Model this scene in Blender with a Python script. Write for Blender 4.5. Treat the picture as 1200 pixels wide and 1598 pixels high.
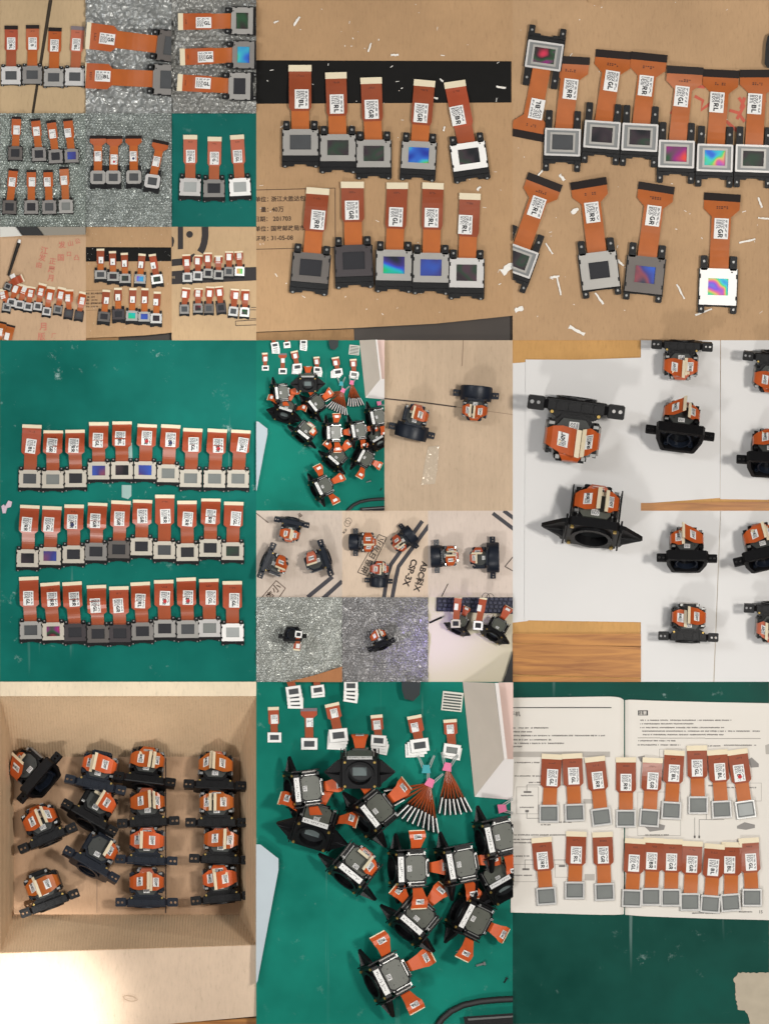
import bpy, bmesh, math, random
from mathutils import Vector, Matrix, noise
from mathutils.geometry import tessellate_polygon

# ---------------------------------------------------------------- scene, camera, light
for o in list(bpy.data.objects):
    bpy.data.objects.remove(o, do_unlink=True)
scn = bpy.context.scene
COL = scn.collection
S = 0.001                      # one layout unit is a millimetre
YS = 1600.0 / 1598.0
CAMZ = 8.0

cam = bpy.data.cameras.new('camera')
cam_o = bpy.data.objects.new('camera', cam)
COL.objects.link(cam_o)
cam_o.location = (0, 0, CAMZ)
cam.sensor_fit = 'HORIZONTAL'
cam.sensor_width = 36.0
cam.lens = 36.0 * CAMZ / 1.2
cam.clip_start = 0.1
cam.clip_end = 100
scn.camera = cam_o

w = bpy.data.worlds.new('World')
scn.world = w
w.use_nodes = True
bg = w.node_tree.nodes['Background']
bg.inputs[1].default_value = 0.40
# a plain room: pale ceiling above, dimmer walls towards the floor
_nt = w.node_tree
_tc = _nt.nodes.new('ShaderNodeTexCoord')
_sx = _nt.nodes.new('ShaderNodeSeparateXYZ')
_cr = _nt.nodes.new('ShaderNodeValToRGB')
_el = _cr.color_ramp.elements
_el[0].position = 0.0; _el[0].color = (0.16, 0.15, 0.14, 1)
_el[1].position = 1.0; _el[1].color = (1.0, 0.97, 0.93, 1)
_e = _el.new(0.35); _e.color = (0.34, 0.325, 0.31, 1)
_nt.links.new(_tc.outputs['Generated'], _sx.inputs[0])
_nt.links.new(_sx.outputs['Z'], _cr.inputs[0])
_nt.links.new(_cr.outputs[0], bg.inputs[0])

def area(name, loc, aim, size, power, col=(1, 1, 1), size_y=None):
    l = bpy.data.lights.new(name, 'AREA')
    l.energy = power
    l.color = col
    l.size = size
    if size_y:
        l.shape = 'RECTANGLE'
        l.size_y = size_y
    o = bpy.data.objects.new(name, l)
    COL.objects.link(o)
    o.location = loc
    d = Vector(aim) - Vector(loc)
    o.rotation_euler = d.to_track_quat('-Z', 'Y').to_euler()
    return o

area('ceiling_lamp', (2.1, 0.1, 4.3), (0, 0, 0), 0.5, 118, (1, 0.96, 0.90))
area('sparkle_fill', (-2.6, 1.2, 4.0), (0, 0, 0), 0.25, 45, (0.94, 0.97, 1.0), 1.6)  # added area light for extra highlights, no tube behind it
area('front_fill', (-1.2, -3.4, 3.6), (0, -0.3, 0), 0.5, 62, (1.0, 0.98, 0.95))  # added light from the front, leaves the box's front wall darker; no window

def spot(name, loc, aim, power, deg, blend=0.6, col=(1, 1, 1), rad=0.02):
    l = bpy.data.lights.new(name, 'SPOT')
    l.energy = power
    l.color = col
    l.spot_size = math.radians(deg)
    l.spot_blend = blend
    l.shadow_soft_size = rad
    o = bpy.data.objects.new(name, l)
    COL.objects.link(o)
    o.location = loc
    d = Vector(aim) - Vector(loc)
    o.rotation_euler = d.to_track_quat('-Z', 'Y').to_euler()
    return o

spot('box_wall_fill', (-1.5, -2.6, 2.2), (-0.40, -0.27, 0.0), 60, 7, 0.8, (1.0, 0.95, 0.86), 0.05)  # added spot that brightens the back wall of the box
spot('flap_fill', (-1.1, -1.9, 4.4), (-0.56, -0.80, 0.0), 2600, 4.2, 0.9, (1.0, 0.97, 0.92), 0.06)  # added spot, whitens the left part of the box flap

spot('mat_fill', (1.2, 1.4, 4.5), (-0.25, 0.19, 0), 380, 7, 1.0, (0.95, 1.0, 0.98), 0.1)  # added spot to lift the upper right of the thirty-panel mat
spot('paper_fill', (2.2, -1.2, 4.0), (0.45, -0.20, 0), 80, 7, 1.0, (1.0, 0.99, 0.97), 0.1)  # added spot, brightens part of the white papers
spot('pile_fill', (-1.8, -1.6, 4.0), (-0.08, -0.55, 0), 150, 6, 1.0, (0.96, 1.0, 0.98), 0.1)  # added spot over the mat of the large pile
spot('desk_blue_fill', (-1.4, -0.7, 1.6), (0.085, -0.20, 0), 200, 3.6, 1.0, (0.45, 0.35, 1.0), 0.03)  # added blue-violet spot for the left of the desk, no monitor there

scn.view_settings.view_transform = 'Standard'
scn.view_settings.look = 'None'
scn.view_settings.gamma = 1.0
scn.view_settings.exposure = 0.0
scn.view_settings.use_curve_mapping = False
scn.render.engine = 'CYCLES'
scn.render.resolution_x = 768
scn.render.resolution_y = 1024

# ---------------------------------------------------------------- materials
def lin(r, g, b):
    f = lambda c: ((c / 255.0 + 0.055) / 1.055) ** 2.4 if c / 255.0 > 0.04045 else c / 255.0 / 12.92
    return (f(r), f(g), f(b))

MATS = {}
def mat(key, rgb, rough=0.5, metal=0.0, spec=0.5, var=0.0, vscale=40.0, bump=0.0, bscale=300.0, coat=0.0):
    if key in MATS:
        return MATS[key]
    m = bpy.data.materials.new(key)
    m.use_nodes = True
    nt = m.node_tree
    p = nt.nodes['Principled BSDF']
    c = lin(*rgb)
    p.inputs['Base Color'].default_value = (*c, 1)
    p.inputs['Roughness'].default_value = rough
    p.inputs['Metallic'].default_value = metal
    p.inputs['Specular IOR Level'].default_value = spec
    if coat:
        p.inputs['Coat Weight'].default_value = coat
        p.inputs['Coat Roughness'].default_value = 0.15
    geo = None
    if var or bump:
        geo = nt.nodes.new('ShaderNodeNewGeometry')
    if var:
        n = nt.nodes.new('ShaderNodeTexNoise')
        n.inputs['Scale'].default_value = vscale
        n.inputs['Detail'].default_value = 5
        nt.links.new(geo.outputs['Position'], n.inputs['Vector'])
        mx = nt.nodes.new('ShaderNodeMix')
        mx.data_type = 'RGBA'
        mx.inputs['A'].default_value = (*[x * (1 - var) for x in c], 1)
        mx.inputs['B'].default_value = (*[min(1, x * (1 + var)) for x in c], 1)
        nt.links.new(n.outputs['Fac'], mx.inputs['Factor'])
        nt.links.new(mx.outputs['Result'], p.inputs['Base Color'])
    if bump:
        n2 = nt.nodes.new('ShaderNodeTexNoise')
        n2.inputs['Scale'].default_value = bscale
        n2.inputs['Detail'].default_value = 4
        nt.links.new(geo.outputs['Position'], n2.inputs['Vector'])
        b = nt.nodes.new('ShaderNodeBump')
        b.inputs['Strength'].default_value = bump
        b.inputs['Distance'].default_value = 0.002
        nt.links.new(n2.outputs['Fac'], b.inputs['Height'])
        nt.links.new(b.outputs['Normal'], p.inputs['Normal'])
    MATS[key] = m
    return m

def ramp(nt, stops):
    r = nt.nodes.new('ShaderNodeValToRGB')
    el = r.color_ramp.elements
    while len(el) > 1:
        el.remove(el[-1])
    el[0].position = stops[0][0]
    el[0].color = (*stops[0][1], 1)
    for p, c in stops[1:]:
        e = el.new(p)
        e.color = (*c, 1)
    return r

def cardboard(key, rgb, streak=0.0, ang=0.0, flute=0.0):
    """kraft board: mottled pulp, fine fibres, faint flute lines, a little bump"""
    if key in MATS:
        return MATS[key]
    m = mat(key, rgb, rough=0.8, spec=0.25)
    nt = m.node_tree
    p = nt.nodes['Principled BSDF']
    c = Vector(lin(*rgb))
    geo = nt.nodes.new('ShaderNodeNewGeometry')
    def nz(scale, detail, rough=0.6, stretch=None):
        n = nt.nodes.new('ShaderNodeTexNoise')
        n.inputs['Scale'].default_value = scale
        n.inputs['Detail'].default_value = detail
        n.inputs['Roughness'].default_value = rough
        if stretch:
            mp = nt.nodes.new('ShaderNodeMapping')
            mp.inputs['Scale'].default_value = stretch
            mp.inputs['Rotation'].default_value = (0, 0, ang)
            nt.links.new(geo.outputs['Position'], mp.inputs['Vector'])
            nt.links.new(mp.outputs['Vector'], n.inputs['Vector'])
        else:
            nt.links.new(geo.outputs['Position'], n.inputs['Vector'])
        return n
    a = nz(7, 3)
    f = nz(260, 4, 0.7, (1, 0.25, 1))
    s = nz(90, 3, 0.6, (1, 0.03, 0.03))
    def mix(fac, A, B, blend='MIX'):
        x = nt.nodes.new('ShaderNodeMix')
        x.data_type = 'RGBA'
        x.blend_type = blend
        for nm, v in (('Factor', fac), ('A', A), ('B', B)):
            if hasattr(v, 'is_linked'):
                nt.links.new(v, x.inputs[nm])
            elif nm == 'Factor':
                x.inputs[nm].default_value = v
            else:
                x.inputs[nm].default_value = (*v, 1)
        return x.outputs['Result']
    r1 = ramp(nt, [(0.3, c * 0.89), (0.7, c * 1.08)])
    nt.links.new(a.outputs['Fac'], r1.inputs[0])
    r2 = ramp(nt, [(0.25, (0.74, 0.72, 0.7)), (0.42, (0.97, 0.97, 0.97)), (0.7, (1.06, 1.06, 1.06))])
    nt.links.new(f.outputs['Fac'], r2.inputs[0])
    out = mix(0.75, r1.outputs[0], r2.outputs[0], 'MULTIPLY')
    if streak:
        r3 = ramp(nt, [(0.35, (1 - streak,) * 3), (0.65, (1.05,) * 3)])
        nt.links.new(s.outputs['Fac'], r3.inputs[0])
        out = mix(1.0, out, r3.outputs[0], 'MULTIPLY')
    nt.links.new(out, p.inputs['Base Color'])
    b = nt.nodes.new('ShaderNodeBump')
    b.inputs['Strength'].default_value = 0.35
    b.inputs['Distance'].default_value = 0.0015
    nt.links.new(f.outputs['Fac'], b.inputs['Height'])
    b2 = nt.nodes.new('ShaderNodeBump')
    b2.inputs['Strength'].default_value = 0.15
    b2.inputs['Distance'].default_value = 0.02
    nt.links.new(a.outputs['Fac'], b2.inputs['Height'])
    nt.links.new(b.outputs['Normal'], b2.inputs['Normal'])
    last = b2.outputs['Normal']
    if flute:                                   # the ridges of the corrugated core telegraphing through
        wv = nt.nodes.new('ShaderNodeTexWave')
        wv.bands_direction = 'X'
        wv.inputs['Scale'].default_value = 70
        wv.inputs['Distortion'].default_value = 1.2
        wv.inputs['Detail'].default_value = 2
        wv.inputs['Detail Scale'].default_value = 0.4
        nt.links.new(geo.outputs['Position'], wv.inputs['Vector'])
        b3 = nt.nodes.new('ShaderNodeBump')
        b3.inputs['Strength'].default_value = flute
        b3.inputs['Distance'].default_value = 0.0012
        nt.links.new(wv.outputs['Fac'], b3.inputs['Height'])
        nt.links.new(last, b3.inputs['Normal'])
        last = b3.outputs['Normal']
    nt.links.new(last, p.inputs['Normal'])
    return m

def greenmat(key, rgb, dust=0.5):
    if key in MATS:
        return MATS[key]
    m = mat(key, rgb, rough=0.42, spec=0.12)
    nt = m.node_tree
    p = nt.nodes['Principled BSDF']
    c = Vector(lin(*rgb))
    geo = nt.nodes.new('ShaderNodeNewGeometry')
    def nz(scale, detail, rough, stretch=None, rot=0):
        n = nt.nodes.new('ShaderNodeTexNoise')
        n.inputs['Scale'].default_value = scale
        n.inputs['Detail'].default_value = detail
        n.inputs['Roughness'].default_value = rough
        mp = nt.nodes.new('ShaderNodeMapping')
        mp.inputs['Scale'].default_value = stretch or (1, 1, 1)
        mp.inputs['Rotation'].default_value = (0, 0, rot)
        nt.links.new(geo.outputs['Position'], mp.inputs['Vector'])
        nt.links.new(mp.outputs['Vector'], n.inputs['Vector'])
        return n
    a = nz(5, 4, 0.6)
    d = nz(34, 8, 0.75)
    sc = nz(45, 3, 0.6, (1, 0.03, 1), 0.7)
    mask = nz(6, 2, 0.5)
    r1 = ramp(nt, [(0.3, c * 0.68), (0.7, c * 1.22)])
    nt.links.new(a.outputs['Fac'], r1.inputs[0])
    k = dust
    rr = ramp(nt, [(0.3, (0.28,) * 3), (0.7, (0.55,) * 3)])
    nt.links.new(a.outputs['Fac'], rr.inputs[0])
    nt.links.new(rr.outputs[0], p.inputs['Roughness'])
    r2 = ramp(nt, [(0.60, (0, 0, 0)), (0.72, (k, k, k))])
    nt.links.new(d.outputs['Fac'], r2.inputs[0])
    r3 = ramp(nt, [(0.64, (0, 0, 0)), (0.72, (k * 0.5,) * 3)])
    nt.links.new(sc.outputs['Fac'], r3.inputs[0])
    r4 = ramp(nt, [(0.44, (0, 0, 0)), (0.60, (1, 1, 1))])
    nt.links.new(mask.outputs['Fac'], r4.inputs[0])
    add = nt.nodes.new('ShaderNodeMath'); add.operation = 'ADD'
    nt.links.new(r2.outputs[0], add.inputs[0]); nt.links.new(r3.outputs[0], add.inputs[1])
    mul = nt.nodes.new('ShaderNodeMath'); mul.operation = 'MULTIPLY'
    nt.links.new(add.outputs[0], mul.inputs[0]); nt.links.new(r4.outputs[0], mul.inputs[1])
    mx = nt.nodes.new('ShaderNodeMix'); mx.data_type = 'RGBA'
    nt.links.new(mul.outputs[0], mx.inputs['Factor'])
    nt.links.new(r1.outputs[0], mx.inputs['A'])
    mx.inputs['B'].default_value = (0.46, 0.60, 0.57, 1)
    nt.links.new(mx.outputs['Result'], p.inputs['Base Color'])
    b = nt.nodes.new('ShaderNodeBump')
    b.inputs['Strength'].default_value = 0.12
    b.inputs['Distance'].default_value = 0.001
    nt.links.new(d.outputs['Fac'], b.inputs['Height'])
    nt.links.new(b.outputs['Normal'], p.inputs['Normal'])
    return m

def wood(key, a, bcol):
    if key in MATS:
        return MATS[key]
    m = mat(key, a, rough=0.4)
    nt = m.node_tree
    p = nt.nodes['Principled BSDF']
    geo = nt.nodes.new('ShaderNodeNewGeometry')
    mp = nt.nodes.new('ShaderNodeMapping')
    mp.inputs['Scale'].default_value = (3, 40, 40)
    n = nt.nodes.new('ShaderNodeTexNoise')
    n.inputs['Scale'].default_value = 3
    n.inputs['Detail'].default_value = 7
    n.inputs['Distortion'].default_value = 0.8
    nt.links.new(geo.outputs['Position'], mp.inputs['Vector'])
    nt.links.new(mp.outputs['Vector'], n.inputs['Vector'])
    r = ramp(nt, [(0.3, lin(*bcol)), (0.6, lin(*a))])
    nt.links.new(n.outputs['Fac'], r.inputs[0])
    nt.links.new(r.outputs[0], p.inputs['Base Color'])
    return m

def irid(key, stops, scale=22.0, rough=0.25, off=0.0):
    """diffraction sheen of a bare liquid crystal cell, painted into the base colour"""
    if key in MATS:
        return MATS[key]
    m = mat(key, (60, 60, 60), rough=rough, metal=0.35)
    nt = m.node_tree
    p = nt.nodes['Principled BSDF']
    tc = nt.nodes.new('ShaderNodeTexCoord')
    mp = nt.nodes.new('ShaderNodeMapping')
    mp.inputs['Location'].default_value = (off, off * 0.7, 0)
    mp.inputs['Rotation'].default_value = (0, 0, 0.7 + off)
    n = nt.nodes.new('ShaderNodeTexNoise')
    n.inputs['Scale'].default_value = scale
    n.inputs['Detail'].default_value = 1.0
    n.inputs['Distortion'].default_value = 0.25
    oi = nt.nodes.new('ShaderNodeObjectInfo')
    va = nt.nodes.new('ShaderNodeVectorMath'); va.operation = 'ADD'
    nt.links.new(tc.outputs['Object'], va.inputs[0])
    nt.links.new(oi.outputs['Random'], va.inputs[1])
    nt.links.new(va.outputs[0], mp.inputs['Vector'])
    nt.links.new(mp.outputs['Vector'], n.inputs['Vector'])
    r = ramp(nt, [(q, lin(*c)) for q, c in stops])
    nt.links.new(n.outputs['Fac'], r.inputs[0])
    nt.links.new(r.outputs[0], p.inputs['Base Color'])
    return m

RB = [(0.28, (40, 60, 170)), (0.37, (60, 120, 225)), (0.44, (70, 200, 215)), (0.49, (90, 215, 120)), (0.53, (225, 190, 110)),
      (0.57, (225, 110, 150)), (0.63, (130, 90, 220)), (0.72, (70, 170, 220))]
GB = [(0.3, (40, 200, 110)), (0.42, (40, 190, 210)), (0.52, (60, 90, 225)), (0.62, (70, 60, 140)), (0.75, (40, 45, 60))]
RG = [(0.32, (220, 60, 90)), (0.42, (60, 45, 50)), (0.5, (50, 90, 60)), (0.58, (150, 50, 130)), (0.68, (230, 80, 70))]
DP = [(0.35, (40, 42, 46)), (0.5, (70, 60, 66)), (0.62, (60, 80, 66)), (0.75, (90, 70, 80))]
BL = [(0.3, (60, 100, 200)), (0.5, (70, 70, 140)), (0.62, (150, 80, 90)), (0.75, (60, 70, 90))]
def screen_mat(k):
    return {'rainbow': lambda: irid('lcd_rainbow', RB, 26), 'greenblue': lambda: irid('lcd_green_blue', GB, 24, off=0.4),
            'redgreen': lambda: irid('lcd_red_green', RG, 28, off=0.9), 'dim': lambda: irid('lcd_dim', DP, 30, 0.2, 0.2),
            'blue': lambda: irid('lcd_blue', BL, 22, off=0.5),
            'dark': lambda: mat('lcd_dark', (46, 46, 50), 0.18, var=0.15, vscale=60),
            'grey': lambda: mat('lcd_grey', (122, 125, 122), 0.25, var=0.12, vscale=60),
            'mid': lambda: mat('lcd_mid', (76, 78, 80), 0.2, var=0.15, vscale=60),
            'pale': lambda: mat('lcd_pale', (165, 168, 166), 0.25, var=0.1, vscale=60)}[k]()

def plate_mat(k):  # bright to black tones put differing room reflections into the plate colour
    return {'bright': lambda: mat('plate_bright', (206, 203, 200), 0.34, 0.45, var=0.08, vscale=25, bump=0.05, bscale=900),
            'mid': lambda: mat('plate_satin', (168, 165, 160), 0.36, 0.45, var=0.10, vscale=25, bump=0.05, bscale=900),
            'warm': lambda: mat('plate_warm', (196, 188, 174), 0.40, 0.35, var=0.08, vscale=25, bump=0.05, bscale=900),
            'grey': lambda: mat('plate_grey', (138, 134, 130), 0.38, 0.4, var=0.10, vscale=25, bump=0.05, bscale=900),
            'dark': lambda: mat('plate_dark', (100, 94, 90), 0.4, 0.4, var=0.12, vscale=25),
            'black': lambda: mat('plate_black', (66, 60, 62), 0.38, 0.3, var=0.12, vscale=25),
            'white': lambda: mat('plate_white', (240, 238, 234), 0.4, 0.15, var=0.05, vscale=25)}[k]()

M_BLACK = mat('black_plastic', (16, 16, 18), 0.42, spec=0.25, var=0.2, vscale=60, bump=0.15, bscale=700)
M_BLUEBLACK = mat('blue_black_plastic', (24, 30, 41), 0.38, spec=0.3, var=0.2, vscale=60, bump=0.1, bscale=700)
M_DARK = mat('dark_hole', (14, 14, 15), 0.6)
M_SCREW = mat('screw_steel', (170, 170, 168), 0.3, 0.8)
M_BRASS = mat('brass', (190, 160, 90), 0.35, 0.7)
M_WHITE = mat('sticker_white', (232, 231, 228), 0.55)
M_PRINT = mat('print_black', (34, 34, 38), 0.6)
M_FINE = mat('print_grey', (78, 78, 84), 0.6)
M_RED = mat('red_marker', (190, 40, 46), 0.6)
M_NAVY = mat('navy_marker', (40, 44, 90), 0.6)
M_CREAM = mat('connector_cream', (226, 212, 182), 0.5, var=0.05, vscale=80)
M_CONB = mat('connector_black', (30, 21, 19), 0.5, spec=0.2, var=0.15, vscale=80)
def flex(key, rgb, rough=0.36):
    if key in MATS:
        return MATS[key]
    m = mat(key, rgb, rough=0.30, spec=0.5)
    nt = m.node_tree
    p = nt.nodes['Principled BSDF']
    c = Vector(lin(*rgb))
    tc = nt.nodes.new('ShaderNodeTexCoord')
    wv = nt.nodes.new('ShaderNodeTexWave')
    wv.bands_direction = 'X'
    wv.inputs['Scale'].default_value = 260
    wv.inputs['Distortion'].default_value = 0.4
    nt.links.new(tc.outputs['Object'], wv.inputs['Vector'])
    n = nt.nodes.new('ShaderNodeTexNoise')
    n.inputs['Scale'].default_value = 30
    n.inputs['Detail'].default_value = 3
    nt.links.new(tc.outputs['Object'], n.inputs['Vector'])
    r = ramp(nt, [(0.0, c * 0.9), (1.0, c * 1.06)])
    nt.links.new(wv.outputs['Fac'], r.inputs[0])
    r2 = ramp(nt, [(0.3, (0.86,) * 3), (0.7, (1.1,) * 3)])
    nt.links.new(n.outputs['Fac'], r2.inputs[0])
    mx = nt.nodes.new('ShaderNodeMix'); mx.data_type = 'RGBA'; mx.blend_type = 'MULTIPLY'
    mx.inputs['Factor'].default_value = 1
    nt.links.new(r.outputs[0], mx.inputs['A']); nt.links.new(r2.outputs[0], mx.inputs['B'])
    nt.links.new(mx.outputs['Result'], p.inputs['Base Color'])
    return m
FLEX = {'brown': (flex('flex_brown_head', (148, 66, 30)), flex('flex_brown_neck', (184, 98, 36))),
        'orange': (flex('flex_orange_head', (178, 94, 36)), flex('flex_orange_neck', (180, 96, 38))),
        'red': (flex('flex_red_head', (170, 74, 42)), flex('flex_red_neck', (158, 74, 38))),
        'pink': (flex('flex_pink_head', (190, 104, 78)), flex('flex_pink_neck', (172, 92, 54))),
        'amber': (flex('flex_amber_head', (178, 84, 28)), flex('flex_amber_neck', (182, 92, 26))),
        'bright': (flex('flex_bright_head', (208, 92, 44)), flex('flex_bright_neck', (190, 92, 46))),
        'vivid': (flex('flex_vivid_head', (186, 84, 34)), flex('flex_vivid_neck', (180, 90, 42)))}

# ---------------------------------------------------------------- mesh helpers
class MB:
    def __init__(s, M=None):
        s.v = []; s.f = []; s.M = M
    def add(s, vs, fs):
        k = len(s.v)
        for v in vs:
            v = Vector(v)
            s.v.append(s.M @ v if s.M is not None else v)
        s.f += [tuple(i + k for i in f) for f in fs]
    def box(s, x0, x1, y0, y1, z0, z1, ch=0.0):
        if ch <= 0:
            s.add([(x0, y0, z0), (x1, y0, z0), (x1, y1, z0), (x0, y1, z0), (x0, y0, z1), (x1, y0, z1), (x1, y1, z1), (x0, y1, z1)],
                  [(3, 2, 1, 0), (4, 5, 6, 7), (0, 1, 5, 4), (1, 2, 6, 5), (2, 3, 7, 6), (3, 0, 4, 7)])
        else:
            c = ch
            r0 = [(x0, y0, z0), (x1, y0, z0), (x1, y1, z0), (x0, y1, z0)]
            r1 = [(x, y, z1 - c) for x, y, _ in r0]
            r2 = [(x0 + c, y0 + c, z1), (x1 - c, y0 + c, z1), (x1 - c, y1 - c, z1), (x0 + c, y1 - c, z1)]
            fs = [(3, 2, 1, 0), (8, 9, 10, 11)]
            for a in (0, 4):
                for i in range(4):
                    j = (i + 1) % 4
                    fs.append((a + i, a + j, a + 4 + j, a + 4 + i))
            s.add(r0 + r1 + r2, fs)
        return s
    def plate(s, outer, holes, z0, z1):
        loops = [outer] + list(holes)
        tri = tessellate_polygon([[Vector((p[0], p[1], 0)) for p in lp] for lp in loops])
        flat = [p for lp in loops for p in lp]
        n = len(flat)
        vs = [(p[0], p[1], z0) for p in flat] + [(p[0], p[1], z1) for p in flat]
        fs = [tuple(t) for t in tri] + [tuple(i + n for i in reversed(t)) for t in tri]
        k = 0
        for lp in loops:
            m = len(lp)
            for i in range(m):
                j = (i + 1) % m
                fs.append((k + i, k + j, n + k + j, n + k + i))
            k += m
        s.add(vs, fs)
        return s
    def cyl(s, cx, cy, r, z0, z1, n=10):
        return s.plate(circ(cx, cy, r, n), [], z0, z1)
    def strip(s, L, R, th):
        """thick ribbon between two rows of points, thickness along -normal"""
        n = len(L)
        nor = []
        for i in range(n):
            a = Vector(L[min(i + 1, n - 1)]) - Vector(L[max(i - 1, 0)])
            b = Vector(R[i]) - Vector(L[i])
            q = b.cross(a)
            q = q.normalized() if q.length > 1e-9 else Vector((0, 0, 1))
            nor.append(q)
        top = []; bot = []
        for i in range(n):
            top += [Vector(L[i]), Vector(R[i])]
            bot += [Vector(L[i]) - nor[i] * th, Vector(R[i]) - nor[i] * th]
        fs = []
        m = 2 * n
        for i in range(n - 1):
            a = 2 * i
            fs += [(a, a + 1, a + 3, a + 2), (m + a + 2, m + a + 3, m + a + 1, m + a),
                   (a, a + 2, m + a + 2, m + a), (a + 3, a + 1, m + a + 1, m + a + 3)]
        fs += [(1, 0, m, m + 1), (m - 2, m - 1, 2 * m - 1, 2 * m - 2)]
        s.add(top + bot, fs)
        return s
    def tube(s, path, r, n=8):
        path = [Vector(p) for p in path]
        vs = []; fs = []
        for i, p in enumerate(path):
            t = (path[min(i + 1, len(path) - 1)] - path[max(i - 1, 0)]).normalized()
            u = t.cross(Vector((0, 0, 1)))
            u = u.normalized() if u.length > 1e-6 else Vector((1, 0, 0))
            b = u.cross(t)
            rr = r[i] if isinstance(r, (list, tuple)) else r
            for k in range(n):
                a = 2 * math.pi * k / n
                vs.append(p + u * (rr * math.cos(a)) + b * (rr * math.sin(a)))
        for i in range(len(path) - 1):
            for k in range(n):
                j = (k + 1) % n
                fs.append((i * n + k, i * n + j, (i + 1) * n + j, (i + 1) * n + k))
        fs.append(tuple(range(n)))
        fs.append(tuple((len(path) - 1) * n + k for k in reversed(range(n))))
        s.add(vs, fs)
        return s
    def build(s, name, m, parent=None, smooth=False, clip=None, W=None):
        me = bpy.data.meshes.new(name)
        me.from_pydata([v * S for v in s.v], [], s.f)
        bm = bmesh.new(); bm.from_mesh(me)
        bmesh.ops.remove_doubles(bm, verts=bm.verts, dist=1e-7)
        bmesh.ops.recalc_face_normals(bm, faces=bm.faces)
        if clip is not None:
            Wm = W if W is not None else Matrix.Identity(4)
            x0, x1, y0, y1 = clip
            co = [Wm @ v.co for v in bm.verts]
            inv = Wm.inverted()
            r3 = inv.to_3x3()
            for bad, pt, no in ((min(c.x for c in co) < x0, (x0, 0, 0), (-1, 0, 0)), (max(c.x for c in co) > x1, (x1, 0, 0), (1, 0, 0)),
                                (min(c.y for c in co) < y0, (0, y0, 0), (0, -1, 0)), (max(c.y for c in co) > y1, (0, y1, 0), (0, 1, 0))):
                if bad and bm.verts:
                    g = bmesh.ops.bisect_plane(bm, geom=bm.verts[:] + bm.edges[:] + bm.faces[:], dist=1e-7,
                                               plane_co=inv @ Vector(pt), plane_no=(r3 @ Vector(no)).normalized(), clear_outer=True)
                    ed = [e for e in g['geom_cut'] if isinstance(e, bmesh.types.BMEdge)]
                    if ed:
                        try:
                            bmesh.ops.edgenet_fill(bm, edges=ed)
                        except Exception:
                            pass
            if not bm.faces:
                bm.free()
                bpy.data.meshes.remove(me)
                return None
        bm.to_mesh(me); bm.free()
        if smooth:
            for p in me.polygons:
                p.use_smooth = True
            try:
                me.set_sharp_from_angle(angle=math.radians(50))
            except Exception:
                pass
        me.materials.append(m)
        o = bpy.data.objects.new(name, me)
        COL.objects.link(o)
        if parent is not None:
            o.parent = parent
        return o

def circ(cx, cy, r, n=12, a0=0.0):
    return [(cx + r * math.cos(a0 + 2 * math.pi * i / n), cy + r * math.sin(a0 + 2 * math.pi * i / n)) for i in range(n)]
def rect(x0, x1, y0, y1):
    return [(x0, y0), (x1, y0), (x1, y1), (x0, y1)]
def crect(x0, x1, y0, y1, c):
    return [(x0 + c, y0), (x1 - c, y0), (x1, y0 + c), (x1, y1 - c), (x1 - c, y1), (x0 + c, y1), (x0, y1 - c), (x0, y0 + c)]

LABELS = {}
def tag(o, label, cat, group=None, kind=None):
    if o is None:
        return o
    n = len(label.split())
    assert 4 <= n <= 16, (n, label)
    if kind is None:
        assert label not in LABELS or (group and LABELS[label] == group), label
        LABELS[label] = group
    o['label'] = label
    if cat:
        o['category'] = cat
    if group:
        o['group'] = group
    if kind:
        o['kind'] = kind
    return o
def struct(o, label=None):
    o['kind'] = 'structure'
    if label:
        o['label'] = label
    return o

def root(name, px, py, z, rz=0.0):
    o = bpy.data.objects.new(name, None)
    o.empty_display_size = 0.01
    COL.objects.link(o)
    o.location = wpos(px, py, z)
    o.rotation_euler = (0, 0, rz)
    return o
def wpos(px, py, z=0.0):
    """layout pixel -> table position, seen at height z (mm)"""
    k = (CAMZ - z * S) / CAMZ
    return Vector(((px - 600) * S * k, (799 - py) * S * YS * k, z * S))
def wmat(px, py, z, rz):
    return Matrix.Translation(wpos(px, py, z)) @ Matrix.Rotation(rz, 4, 'Z')

class Tile:
    """a board of the patchwork: pixel rectangle, inner scale, its clip box"""
    def __init__(s, x0, y0, x1, y1, k=1.0, phrase='', z=0.0):
        s.x0, s.y0, s.x1, s.y1, s.k, s.phrase, s.z = x0, y0, x1, y1, k, phrase, z
        a = wpos(x0, y1); b = wpos(x1, y0)
        big = 0.3
        s.clip = (a.x if x0 > 0 else a.x - big, b.x if x1 < 1200 else b.x + big,
                  a.y if y1 < 1598 else a.y - big, b.y if y0 > 0 else b.y + big)
    def p(s, x, y):
        return (s.x0 + x * s.k, s.y0 + y * s.k)
    def w(s, x, y, z=0.0):
        """tile coordinates to absolute layout mm with z (for meshes built in place)"""
        px, py = s.p(x, y)
        q = wpos(px, py, z + s.z) / S
        return Vector((q.x, q.y, z + s.z))

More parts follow.
